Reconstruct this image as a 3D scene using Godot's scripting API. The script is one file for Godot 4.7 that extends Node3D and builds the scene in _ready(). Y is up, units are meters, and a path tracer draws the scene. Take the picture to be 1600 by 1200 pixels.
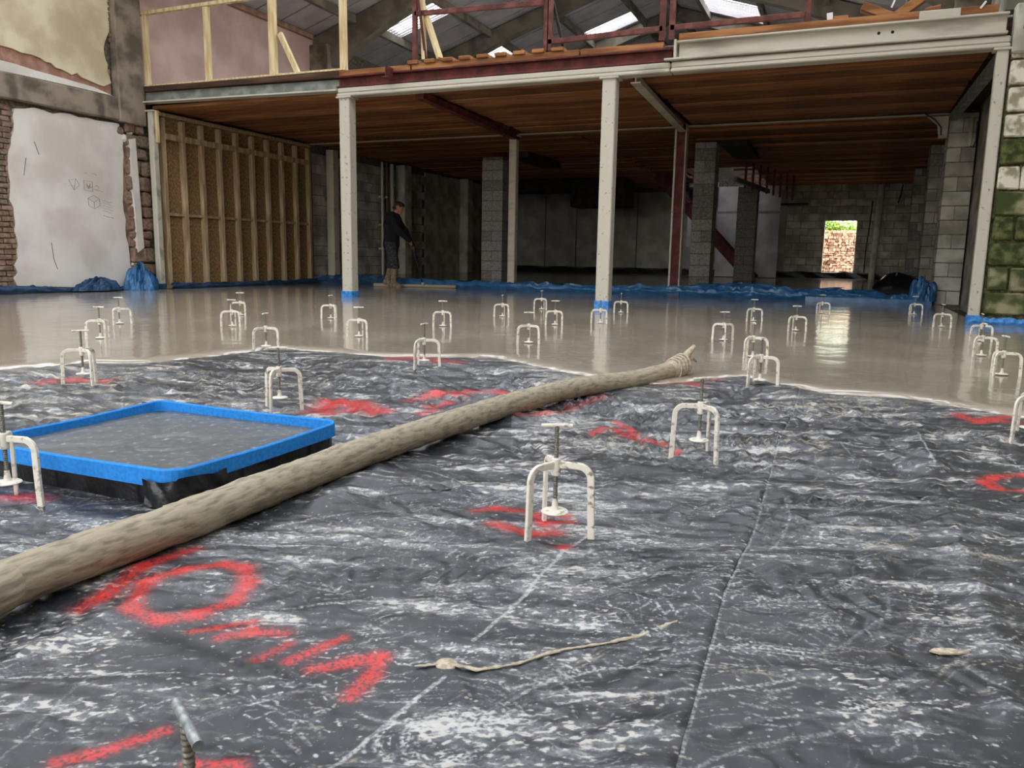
extends Node3D

# Hall under renovation: wet screed being poured beneath a timber mezzanine.
# x runs along the mezzanine front, z into the building (negative = further), y up, screed surface at y = 0.

var M := {}
var rng := RandomNumberGenerator.new()
const SEG := 1.0e-6


# ---------------------------------------------------------------- mesh builder
class MB:
	var v := PackedVector3Array()
	var n := PackedVector3Array()
	var uv := PackedVector2Array()
	var ix := PackedInt32Array()
	var off := Vector3.ZERO

	func _init(o := Vector3.ZERO) -> void:
		off = o

	func vert(p: Vector3, nn: Vector3, t := Vector2.ZERO) -> int:
		v.append(p - off)
		n.append(nn)
		uv.append(t)
		return v.size() - 1

	func tri_i(a: int, b: int, c: int) -> void:
		# keep the clockwise side on the side of the normals
		var g := (v[c] - v[a]).cross(v[b] - v[a])
		if g.dot(n[a] + n[b] + n[c]) < 0.0:
			ix.append_array([a, c, b])
		else:
			ix.append_array([a, b, c])

	func face(pts: Array, hint: Vector3) -> void:
		var p0: Vector3 = pts[0]
		var nn := Vector3.ZERO
		for i in range(1, pts.size() - 1):
			nn += (pts[i + 1] - p0).cross(pts[i] - p0)
		if nn.length() < 1e-12:
			return
		nn = nn.normalized()
		if nn.dot(hint) < 0.0:
			nn = -nn
		var s := v.size()
		for p: Vector3 in pts:
			vert(p, nn, Vector2(p.x + p.z, p.y))
		for i in range(1, pts.size() - 1):
			tri_i(s, s + i, s + i + 1)

	func box(a: Vector3, b: Vector3) -> void:
		obox((a + b) * 0.5, (b - a).abs(), Basis.IDENTITY)

	func obox(c: Vector3, size: Vector3, bs: Basis, jit := 0.0, r: RandomNumberGenerator = null) -> void:
		var h := size * 0.5
		var p := []
		for i in 8:
			var q := Vector3(h.x if i & 1 else -h.x, h.y if i & 2 else -h.y, h.z if i & 4 else -h.z)
			if jit > 0.0:
				q += Vector3(r.randf_range(-jit, jit), r.randf_range(-jit, jit), r.randf_range(-jit, jit))
			p.append(c + bs * q)
		face([p[0], p[2], p[6], p[4]], -bs.x)
		face([p[1], p[3], p[7], p[5]], bs.x)
		face([p[0], p[1], p[5], p[4]], -bs.y)
		face([p[2], p[3], p[7], p[6]], bs.y)
		face([p[0], p[1], p[3], p[2]], -bs.z)
		face([p[4], p[5], p[7], p[6]], bs.z)

	func bbox(c: Vector3, size: Vector3, bev: float, bs := Basis.IDENTITY, jit := 0.0, r: RandomNumberGenerator = null) -> void:
		# chamfered box, 44 triangles
		var h := size * 0.5
		var b: float = min(bev, min(h.x, min(h.y, h.z)) * 0.8)
		var P := {}
		for sx in [-1, 1]:
			for sy in [-1, 1]:
				for sz in [-1, 1]:
					var o := Vector3.ZERO
					if jit > 0.0:
						o = Vector3(r.randf_range(-jit, jit), r.randf_range(-jit, jit), r.randf_range(-jit, jit))
					P[Vector4i(sx, sy, sz, 0)] = c + bs * (o + Vector3(sx * h.x, sy * (h.y - b), sz * (h.z - b)))
					P[Vector4i(sx, sy, sz, 1)] = c + bs * (o + Vector3(sx * (h.x - b), sy * h.y, sz * (h.z - b)))
					P[Vector4i(sx, sy, sz, 2)] = c + bs * (o + Vector3(sx * (h.x - b), sy * (h.y - b), sz * h.z))
		for s in [-1, 1]:
			face([P[Vector4i(s, -1, -1, 0)], P[Vector4i(s, 1, -1, 0)], P[Vector4i(s, 1, 1, 0)], P[Vector4i(s, -1, 1, 0)]], bs.x * s)
			face([P[Vector4i(-1, s, -1, 1)], P[Vector4i(1, s, -1, 1)], P[Vector4i(1, s, 1, 1)], P[Vector4i(-1, s, 1, 1)]], bs.y * s)
			face([P[Vector4i(-1, -1, s, 2)], P[Vector4i(1, -1, s, 2)], P[Vector4i(1, 1, s, 2)], P[Vector4i(-1, 1, s, 2)]], bs.z * s)
		for s in [-1, 1]:
			for t in [-1, 1]:
				face([P[Vector4i(s, t, -1, 0)], P[Vector4i(s, t, -1, 1)], P[Vector4i(s, t, 1, 1)], P[Vector4i(s, t, 1, 0)]], bs.x * s + bs.y * t)
				face([P[Vector4i(s, -1, t, 0)], P[Vector4i(s, -1, t, 2)], P[Vector4i(s, 1, t, 2)], P[Vector4i(s, 1, t, 0)]], bs.x * s + bs.z * t)
				face([P[Vector4i(-1, s, t, 1)], P[Vector4i(-1, s, t, 2)], P[Vector4i(1, s, t, 2)], P[Vector4i(1, s, t, 1)]], bs.y * s + bs.z * t)
				for u in [-1, 1]:
					face([P[Vector4i(s, t, u, 0)], P[Vector4i(s, t, u, 1)], P[Vector4i(s, t, u, 2)]], bs.x * s + bs.y * t + bs.z * u)

	func beam(a: Vector3, b: Vector3, w: float, h: float, bev := 0.004, up := Vector3.UP) -> void:
		var d := (b - a)
		var z := d.normalized()
		var u := up
		if absf(z.dot(u)) > 0.98:
			u = Vector3.RIGHT
		var x := u.cross(z).normalized()
		var y := z.cross(x).normalized()
		bbox((a + b) * 0.5, Vector3(w, h, d.length()), bev, Basis(x, y, z))

	func tube(path: Array, rad: Variant, sides := 10, caps := true) -> void:
		var m := path.size()
		var up := Vector3.UP
		var t0: Vector3 = (path[1] - path[0]).normalized()
		if absf(t0.dot(up)) > 0.95:
			up = Vector3.RIGHT
		var x := up.cross(t0).normalized()
		var s0 := v.size()
		var len := 0.0
		for i in m:
			var t: Vector3 = (path[min(i + 1, m - 1)] - path[max(i - 1, 0)]).normalized()
			x = (x - t * x.dot(t)).normalized()
			var y := t.cross(x)
			var r: float = rad[i] if rad is Array or rad is PackedFloat32Array else rad
			if i > 0:
				len += (path[i] - path[i - 1]).length()
			for k in sides + 1:
				var a := TAU * k / sides
				var d := x * cos(a) + y * sin(a)
				vert(path[i] + d * r, d, Vector2(float(k) / sides, len))
		for i in m - 1:
			for k in sides:
				var q := s0 + i * (sides + 1) + k
				tri_i(q, q + 1, q + sides + 1)
				tri_i(q + 1, q + sides + 2, q + sides + 1)
		if caps:
			for e in [0, m - 1]:
				var t: Vector3 = (path[0] - path[1]).normalized() if e == 0 else (path[m - 1] - path[m - 2]).normalized()
				var pts := []
				for k in sides:
					pts.append(v[s0 + e * (sides + 1) + k] + off)
				face(pts, t)

	func lathe(prof: Array, c: Vector3, seg := 16, ax := Basis.IDENTITY) -> void:
		# prof: Vector2(radius, height), flat bands between rings, smooth around
		for i in prof.size() - 1:
			var a: Vector2 = prof[i]
			var b: Vector2 = prof[i + 1]
			var d := b - a
			if d.length() < 1e-7:
				continue
			var nn := Vector2(d.y, -d.x).normalized()
			var s := v.size()
			for k in seg + 1:
				var an := TAU * k / seg
				var dir := Vector3(cos(an), 0, sin(an))
				var nv := ax * (dir * nn.x + Vector3.UP * nn.y)
				vert(c + ax * (dir * a.x + Vector3.UP * a.y), nv)
				vert(c + ax * (dir * b.x + Vector3.UP * b.y), nv)
			for k in seg:
				var q := s + k * 2
				tri_i(q, q + 1, q + 2)
				tri_i(q + 1, q + 3, q + 2)

	func sweep_rect(path: Array, side: Vector3, w: float, t: float) -> void:
		# flat bar along a path that lies in a plane with normal «side»; w across side, t in the plane
		var rings := []
		var m := path.size()
		for i in m:
			var d: Vector3 = (path[min(i + 1, m - 1)] - path[max(i - 1, 0)]).normalized()
			var o := d.cross(side).normalized()
			rings.append([path[i], o])
		for i in m - 1:
			var a: Vector3 = rings[i][0]
			var b: Vector3 = rings[i + 1][0]
			var oa: Vector3 = rings[i][1]
			var ob: Vector3 = rings[i + 1][1]
			var hs := side * w * 0.5
			for s in [-1.0, 1.0]:
				# face across the plane (smooth along the bend)
				var k := v.size()
				vert(a + oa * s * t * 0.5 - hs * 0.8, oa * s)
				vert(a + oa * s * t * 0.5 + hs * 0.8, oa * s)
				vert(b + ob * s * t * 0.5 - hs * 0.8, ob * s)
				vert(b + ob * s * t * 0.5 + hs * 0.8, ob * s)
				tri_i(k, k + 1, k + 2)
				tri_i(k + 1, k + 3, k + 2)
				face([a + oa * t * 0.38 + hs * s, a - oa * t * 0.38 + hs * s, b - ob * t * 0.38 + hs * s, b + ob * t * 0.38 + hs * s], side * s)
				for e in [-1.0, 1.0]:
					face([a + oa * t * 0.38 * e + hs * s, a + oa * t * 0.5 * e + hs * 0.8 * s, b + ob * t * 0.5 * e + hs * 0.8 * s, b + ob * t * 0.38 * e + hs * s], side * s + oa * e)
		for e in [0, m - 1]:
			var p: Vector3 = rings[e][0]
			var o: Vector3 = rings[e][1]
			var d: Vector3 = (path[0] - path[1]) if e == 0 else (path[m - 1] - path[m - 2])
			var hs := side * w * 0.5
			face([p + o * t * 0.5 + hs, p - o * t * 0.5 + hs, p - o * t * 0.5 - hs, p + o * t * 0.5 - hs], d.normalized())

	func prism(poly: PackedVector2Array, o: Vector3, ax: Vector3, ay: Vector3, depth: Vector3) -> void:
		var t := Geometry2D.triangulate_polygon(poly)
		var cc := Vector2.ZERO
		for p in poly:
			cc += p / poly.size()
		for i in range(0, t.size(), 3):
			var q := []
			for k in 3:
				q.append(o + ax * poly[t[i + k]].x + ay * poly[t[i + k]].y)
			face([q[0] + depth, q[1] + depth, q[2] + depth], depth)
			face(q, -depth)
		var area := 0.0
		for i in poly.size():
			var a := poly[i]
			var b := poly[(i + 1) % poly.size()]
			area += a.x * b.y - b.x * a.y
		var sg := signf(area)
		for i in poly.size():
			var a := poly[i]
			var b := poly[(i + 1) % poly.size()]
			var e := (b - a)
			var outn := Vector2(e.y, -e.x) * sg
			var pa := o + ax * a.x + ay * a.y
			var pb := o + ax * b.x + ay * b.y
			face([pa, pb, pb + depth, pa + depth], ax * outn.x + ay * outn.y)

	func grid(nu: int, nv: int, pos: Callable, hint := Vector3.UP, uvf = null) -> void:
		var s := v.size()
		var P := PackedVector3Array()
		for j in nv + 1:
			for i in nu + 1:
				P.append(pos.call(float(i) / nu, float(j) / nv))
		for j in nv + 1:
			for i in nu + 1:
				var a := P[j * (nu + 1) + max(i - 1, 0)]
				var b := P[j * (nu + 1) + min(i + 1, nu)]
				var c := P[max(j - 1, 0) * (nu + 1) + i]
				var d := P[min(j + 1, nv) * (nu + 1) + i]
				var nn := (b - a).cross(d - c)
				nn = nn.normalized() if nn.length() > 1e-12 else hint
				if hint != Vector3.ZERO and nn.dot(hint) < 0.0:
					nn = -nn
				var p := P[j * (nu + 1) + i]
				vert(p, nn, uvf.call(p) if uvf != null else Vector2(float(i) / nu, float(j) / nv))
		for j in nv:
			for i in nu:
				var q := s + j * (nu + 1) + i
				tri_i(q, q + 1, q + nu + 1)
				tri_i(q + 1, q + nu + 2, q + nu + 1)

	func arrays() -> Array:
		var a := []
		a.resize(Mesh.ARRAY_MAX)
		a[Mesh.ARRAY_VERTEX] = v
		a[Mesh.ARRAY_NORMAL] = n
		a[Mesh.ARRAY_TEX_UV] = uv
		a[Mesh.ARRAY_INDEX] = ix
		return a

	func mesh() -> ArrayMesh:
		var m := ArrayMesh.new()
		m.add_surface_from_arrays(Mesh.PRIMITIVE_TRIANGLES, arrays())
		return m


# ---------------------------------------------------------------- object helpers
var used := {}

func numbered(called: String) -> String:
	if not used.has(called):
		used[called] = 0
		return called
	used[called] += 1
	return "%s_%03d" % [called, used[called]]

func tag(o: Node, label: String, category: String, group := "", kind := "") -> Node:
	o.set_meta("label", label)
	o.set_meta("category", category)
	if group:
		o.set_meta("group", group)
	if kind:
		o.set_meta("kind", kind)
	return o

func thing(called: String, label: String, category: String, at := Vector3.ZERO, group := "") -> Node3D:
	var o := Node3D.new()
	o.name = numbered(called)
	add_child(o)
	o.position = at
	tag(o, label, category, group)
	return o

func setting(called: String) -> Node3D:
	var o := Node3D.new()
	o.name = called
	add_child(o)
	o.set_meta("kind", "structure")
	return o

func obj(called: String, b: Variant, m: Material, parent: Node3D = null) -> MeshInstance3D:
	var o := MeshInstance3D.new()
	o.mesh = b.mesh() if b is MB else b
	o.material_override = m
	if parent:
		var k := called
		var i := 0
		while parent.has_node(NodePath(k)):
			i += 1
			k = "%s_%03d" % [called, i]
		o.name = k
		parent.add_child(o, true)
	else:
		o.name = numbered(called)
		add_child(o, true)
	return o

func quick(called: String, parent: Node3D, m: Material, a: Vector3, b: Vector3, bev := 0.004) -> MeshInstance3D:
	var mb := MB.new(parent.position)
	mb.bbox((a + b) * 0.5, (b - a).abs(), bev)
	return obj(called, mb, m, parent)


# ---------------------------------------------------------------- materials
func noise_img(freq: float, oct: int, sd: int, w := 256, h := 256, type := FastNoiseLite.TYPE_SIMPLEX_SMOOTH) -> Image:
	var f := FastNoiseLite.new()
	f.noise_type = type
	f.frequency = freq
	f.seed = sd
	f.fractal_octaves = oct
	return f.get_seamless_image(w, h)

func ramp_tex(im: Image, lo: Color, hi: Color, a := 0.2, b := 0.8) -> ImageTexture:
	var d := im.get_data()
	var out := PackedByteArray()
	out.resize(d.size() * 3)
	var lut := []
	for i in 256:
		var t := smoothstep(a, b, i / 255.0)
		var c := lo.lerp(hi, t)
		lut.append([int(clampf(c.r, 0, 1) * 255), int(clampf(c.g, 0, 1) * 255), int(clampf(c.b, 0, 1) * 255)])
	for i in d.size():
		var e: Array = lut[d[i]]
		out[i * 3] = e[0]
		out[i * 3 + 1] = e[1]
		out[i * 3 + 2] = e[2]
	return ImageTexture.create_from_image(Image.create_from_data(im.get_width(), im.get_height(), false, Image.FORMAT_RGB8, out))

func gray_tex(im: Image) -> ImageTexture:
	return ImageTexture.create_from_image(im)

var N := {}

func mat(nm: String, lo: Color, hi: Color, rough := 0.85, nkey := "mid", scale := 1.0, bump := 0.0, a := 0.2, b := 0.8, stretch := Vector3.ONE) -> StandardMaterial3D:
	var m := StandardMaterial3D.new()
	m.resource_name = nm
	m.albedo_texture = ramp_tex(N[nkey], lo, hi, a, b)
	m.roughness = rough
	m.metallic_specular = 0.4
	m.uv1_triplanar = true
	m.uv1_world_triplanar = true
	m.uv1_scale = stretch * scale
	if bump > 0.0:
		m.heightmap_enabled = true
		m.heightmap_texture = T[nkey]
		m.heightmap_scale = bump
	M[nm] = m
	return m

var T := {}

func plain(nm: String, c: Color, rough := 0.6, metal := 0.0) -> StandardMaterial3D:
	var m := StandardMaterial3D.new()
	m.resource_name = nm
	m.albedo_color = c
	m.roughness = rough
	m.metallic = metal
	M[nm] = m
	return m

func C(r: int, g: int, b: int) -> Color:
	return Color8(r, g, b)

func make_materials() -> void:
	N.fine = noise_img(0.05, 5, 1)
	N.mid = noise_img(0.02, 5, 2)
	N.big = noise_img(0.008, 5, 3)
	N.spot = noise_img(0.09, 2, 4)
	N.chip = noise_img(0.03, 4, 5, 256, 256, FastNoiseLite.TYPE_CELLULAR)
	for k in N:
		T[k] = gray_tex(N[k])
	mat("white_paint", C(120, 104, 84), C(196, 189, 172), 0.6, "fine", 0.9, 0.06, 0.05, 0.24)
	mat("white_steel", C(150, 143, 127), C(194, 187, 170), 0.55, "big", 0.5, 0.03, 0.1, 0.5, Vector3(0.4, 2, 2))
	mat("grey_green_steel", C(112, 116, 106), C(142, 146, 136), 0.6, "mid", 0.7)
	mat("red_oxide", C(78, 34, 30), C(112, 50, 44), 0.65, "mid", 0.8)
	mat("red_frame", C(88, 46, 40), C(126, 74, 64), 0.65, "mid", 0.8)
	mat("concrete", C(96, 86, 74), C(150, 136, 120), 0.95, "big", 0.7, 0.6)
	mat("dark_concrete", C(104, 96, 84), C(136, 126, 112), 0.95, "big", 0.5, 0.4)
	mat("grey_block", C(118, 114, 108), C(146, 141, 133), 0.95, "fine", 1.2, 0.12)
	mat("grey_block_pale", C(140, 136, 128), C(168, 162, 153), 0.95, "fine", 1.2, 0.12)
	mat("dirty_block", C(146, 140, 127), C(188, 182, 166), 0.95, "big", 0.7, 0.4)
	mat("white_block", C(150, 146, 132), C(206, 202, 188), 0.9, "big", 0.6, 0.3)
	mat("pale_render", C(150, 142, 116), C(222, 214, 194), 0.9, "mid", 0.9, 0.6, 0.25, 0.55)
	mat("mossy_block", C(64, 72, 38), C(154, 147, 116), 0.98, "mid", 0.45, 1.0, 0.40, 0.80)
	mat("moss", C(54, 62, 32), C(106, 108, 66), 1.0, "mid", 1.4, 1.2)
	mat("mossy_mortar", C(78, 80, 46), C(136, 128, 98), 1.0, "fine", 1.0, 0.8)
	mat("mortar", C(92, 84, 74), C(128, 118, 104), 1.0, "fine", 1.0, 0.6)
	mat("brick_red", C(112, 88, 74), C(146, 120, 102), 0.95, "fine", 1.0, 0.5)
	mat("brick_brown", C(104, 86, 70), C(146, 126, 106), 0.95, "fine", 1.1, 0.5)
	mat("sandstone", C(110, 88, 74), C(156, 132, 114), 0.95, "mid", 1.0, 0.6)
	mat("plaster_white", C(206, 197, 186), C(228, 221, 212), 0.85, "big", 0.35, 0.06)
	mat("plaster_cream", C(190, 174, 142), C(222, 208, 178), 0.9, "big", 0.45, 0.1)
	mat("plaster_terracotta", C(152, 112, 94), C(180, 142, 122), 0.95, "mid", 0.8, 0.2)
	mat("plaster_pink", C(196, 164, 154), C(220, 190, 180), 0.9, "big", 0.35)
	mat("osb", C(112, 88, 54), C(160, 128, 88), 0.8, "fine", 1.5, 0.05, 0.2, 0.85, Vector3(1.0, 0.8, 1.5))
	mat("stud", C(152, 128, 96), C(188, 166, 132), 0.75, "mid", 0.6, 0.03, 0.2, 0.8, Vector3(3, 0.4, 3))
	mat("pale_timber", C(196, 170, 122), C(228, 208, 166), 0.7, "mid", 0.6, 0.03, 0.2, 0.8, Vector3(3, 0.4, 3))
	var bl := [[C(132, 84, 48), C(168, 112, 68)], [C(120, 72, 40), C(156, 100, 58)], [C(142, 94, 56), C(178, 126, 80)], [C(100, 62, 36), C(136, 90, 54)]]
	for i in 4:
		mat("board_%d" % i, bl[i][0], bl[i][1], 0.7, "mid", 0.5, 0.03, 0.2, 0.8, Vector3(0.35, 3, 3))
	mat("deck_timber", C(122, 76, 42), C(176, 122, 76), 0.75, "mid", 0.5, 0.05, 0.2, 0.8, Vector3(0.35, 3, 3))
	mat("dark_timber", C(62, 44, 32), C(96, 70, 52), 0.85, "mid", 0.5, 0.05, 0.2, 0.8, Vector3(0.35, 3, 3))
	mat("roof_sheet", C(170, 160, 162), C(194, 184, 186), 0.8, "big", 0.5)
	mat("roof_dark", C(70, 62, 56), C(96, 88, 80), 0.9, "mid", 0.5)
	mat("dark_steel", C(34, 28, 28), C(54, 46, 44), 0.7, "mid", 0.7)
	mat("dark_board", C(144, 142, 130), C(168, 166, 154), 0.9, "big", 0.5)
	mat("lilac_board", C(176, 170, 170), C(206, 200, 200), 0.85, "big", 0.5)
	var poly := mat("blue_polythene", C(36, 88, 134), C(62, 118, 166), 0.30, "mid", 1.0, 0.15)
	poly.metallic_specular = 0.5
	mat("blue_tape", C(44, 116, 190), C(84, 152, 214), 0.4, "fine", 1.0)
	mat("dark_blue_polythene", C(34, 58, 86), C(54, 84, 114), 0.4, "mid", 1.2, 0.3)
	mat("black_polythene", C(16, 17, 19), C(34, 36, 40), 0.35, "mid", 1.6, 0.5)
	mat("black_film", C(15, 15, 17), C(36, 36, 38), 0.3, "big", 3.0, 0.6)
	mat("blue_foam", C(32, 124, 206), C(42, 138, 218), 0.75, "spot", 2.2, 0.05)
	mat("tray_grey", C(88, 90, 89), C(160, 160, 155), 0.42, "mid", 4.5, 0.05, 0.55, 1.0)
	mat("steel_rod", C(92, 88, 78), C(148, 142, 128), 0.5, "spot", 5.0, 0.05)
	M.steel_rod.metallic = 0.4
	mat("zinc", C(120, 124, 124), C(176, 178, 176), 0.4, "spot", 4.0, 0.03)
	M.zinc.metallic = 0.5
	mat("coated_white", C(130, 118, 100), C(222, 214, 198), 0.5, "mid", 5.0, 0.06, 0.14, 0.34)
	mat("screed_crust", C(150, 136, 116), C(206, 194, 172), 0.9, "spot", 5.0, 0.2)
	mat("hose_crust", C(126, 116, 99), C(164, 151, 128), 0.7, "fine", 1.2, 0.22, 0.08, 0.6)
	M.hose_crust.uv1_triplanar = false
	M.hose_crust.uv1_scale = Vector3(1.0, 0.9, 1.0)
	mat("hose_rubber", C(44, 44, 42), C(92, 88, 78), 0.7, "mid", 3.0, 0.2)
	mat("dry_screed", C(160, 146, 124), C(200, 186, 162), 0.9, "fine", 4.0, 0.3)
	mat("rubble", C(214, 168, 138), C(250, 222, 196), 0.95, "fine", 1.2, 0.5)
	mat("rubble_dark", C(150, 110, 86), C(200, 158, 130), 0.95, "fine", 1.2, 0.5)
	mat("leaf", C(120, 168, 48), C(200, 222, 100), 0.7, "spot", 3.0)
	mat("ground_outside", C(120, 108, 92), C(160, 148, 130), 0.95, "mid", 0.8)
	mat("skin", C(166, 112, 92), C(190, 134, 112), 0.6, "fine", 3.0)
	mat("hair", C(40, 26, 18), C(66, 44, 30), 0.7, "fine", 6.0, 0.1)
	mat("hoodie", C(24, 24, 26), C(44, 42, 44), 0.95, "fine", 3.0, 0.2)
	mat("shorts", C(40, 42, 46), C(78, 80, 84), 0.95, "mid", 3.0, 0.2)
	mat("muddy_boot", C(110, 94, 76), C(164, 146, 122), 0.8, "mid", 4.0, 0.2)
	plain("pipe_white", C(196, 190, 176), 0.5)
	plain("pipe_brown", C(92, 66, 50), 0.6)
	plain("ink", C(88, 80, 86), 0.9)
	plain("black_hole", C(18, 16, 14), 0.9)
	plain("white_card", C(232, 230, 226), 0.8)
	plain("steel_bright", C(190, 190, 186), 0.35, 0.6)
	plain("cable_black", C(22, 20, 20), 0.6)
	plain("red_paint", C(214, 42, 40), 0.6)
	var sk := StandardMaterial3D.new()
	sk.resource_name = "rooflight"
	sk.albedo_color = Color(0.92, 0.96, 1.0, 0.12)
	sk.transparency = BaseMaterial3D.TRANSPARENCY_ALPHA
	sk.roughness = 0.15
	M.rooflight = sk
	# wet screed: smooth, pale brown, with the faintest swell
	var s := StandardMaterial3D.new()
	s.resource_name = "wet_screed"
	s.albedo_texture = ramp_tex(N.big, C(150, 138, 121), C(165, 153, 136), 0.2, 0.8)
	s.uv1_triplanar = true
	s.uv1_world_triplanar = true
	s.uv1_scale = Vector3(0.35, 0.35, 0.35)
	s.roughness = 0.11
	s.metallic_specular = 0.5
	s.normal_enabled = true
	var nm := noise_img(0.012, 3, 21, 512, 512)
	nm.convert(Image.FORMAT_RGBA8)
	nm.bump_map_to_normal_map(3.0)
	s.normal_texture = ImageTexture.create_from_image(nm)
	s.normal_scale = 0.16
	M.wet_screed = s


# ---------------------------------------------------------------- camera, sky, light
func _ready() -> void:
	rng.seed = 7
	var cam := Camera3D.new()
	cam.name = "camera"
	cam.keep_aspect = Camera3D.KEEP_HEIGHT
	cam.fov = rad_to_deg(2.0 * atan(600.0 / 1223.5))
	cam.near = 0.05
	cam.far = 200.0
	var by := Basis(Vector3.UP, deg_to_rad(22.753))
	var bx := Basis(Vector3.RIGHT, deg_to_rad(-9.253))
	var bz := Basis(Vector3.BACK, deg_to_rad(0.978))
	cam.transform = Transform3D(by * bx * bz, Vector3(0, 0.66, 0))
	cam.current = true
	add_child(cam)

	var env := Environment.new()
	var sky := Sky.new()
	var sm := ProceduralSkyMaterial.new()
	sm.sky_top_color = Color(0.93, 0.96, 1.0)
	sm.sky_horizon_color = Color(1.0, 0.99, 0.97)
	sm.sky_curve = 0.2
	sm.ground_bottom_color = Color(0.42, 0.40, 0.37)
	sm.ground_horizon_color = Color(0.60, 0.58, 0.55)
	sm.energy_multiplier = 1.0
	sky.sky_material = sm
	env.background_mode = Environment.BG_SKY
	env.sky = sky
	env.tonemap_mode = Environment.TONE_MAPPER_LINEAR
	env.tonemap_exposure = 6.7
	env.sdfgi_enabled = true
	env.ssao_enabled = true
	env.ssil_enabled = true
	var we := WorldEnvironment.new()
	we.name = "world"
	we.environment = env
	add_child(we)

	make_materials()
	build_shell()
	build_roof()
	build_left_wall()
	build_mossy_wall()
	build_rear_room()
	build_mezzanine()
	build_upstairs()
	build_screed()
	build_membrane()
	build_polythene()
	build_tray()
	build_hose()
	build_tripods()
	build_person()
	build_outside()
	build_bits()


# ---------------------------------------------------------------- shell
const XL := -11.1
const XR := 1.75
const ZF := -10.2     # mezzanine front
const Z1 := -14.5     # second line of posts, edge of the pour
const ZB := -26.6     # rear wall

func roof_y(x: float) -> float:
	return 5.3 + 0.32 * (x - XL) if x < -4.7 else 7.348 - 0.32 * (x + 4.7)

func build_shell() -> void:
	var f := setting("floor")
	quick("slab", f, M.dark_concrete, Vector3(-12, -0.4, ZB - 0.5), Vector3(2.6, -0.14, 9))
	quick("membrane_bed", f, M.black_polythene, Vector3(XL + 0.02, -0.13, Z1), Vector3(XR + 0.2, -0.075, 8.0))
	quick("rear_slab", f, M.dark_concrete, Vector3(XL + 0.02, -0.13, ZB), Vector3(XR, 0.10, Z1 - 0.12))
	var wl := setting("wall_left")
	quick("wall_core", wl, M.mortar, Vector3(-11.6, -0.14, ZB - 0.4), Vector3(XL - 0.03, 5.34, 8.4))
	var wr := setting("wall_right")
	quick("wall_core", wr, M.dirty_block, Vector3(XR + 0.2, -0.14, ZF - 0.1), Vector3(XR + 0.6, 5.3, 8.4))
	quick("wall_core", wr, M.dirty_block, Vector3(XR, -0.14, ZB - 0.4), Vector3(XR + 0.4, 5.3, ZF - 0.1))
	# front end of the hall, behind the camera, with its open loading door
	var wf := setting("wall_front")
	quick("pier", wf, M.dirty_block, Vector3(-11.6, -0.14, 8.0), Vector3(-9.2, 5.3, 8.4))
	quick("pier", wf, M.dirty_block, Vector3(0.2, -0.14, 8.0), Vector3(2.35, 5.3, 8.4))
	quick("lintel", wf, M.dirty_block, Vector3(-9.2, 4.7, 8.0), Vector3(0.2, 5.3, 8.4))
	var g := MB.new()
	g.prism(PackedVector2Array([Vector2(-11.6, 5.3), Vector2(2.35, 5.3), Vector2(-4.7, 7.4)]), Vector3(0, 0, 8.0), Vector3.RIGHT, Vector3.UP, Vector3(0, 0, 0.3))
	obj("gable", g, M.dirty_block, wf)


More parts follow.
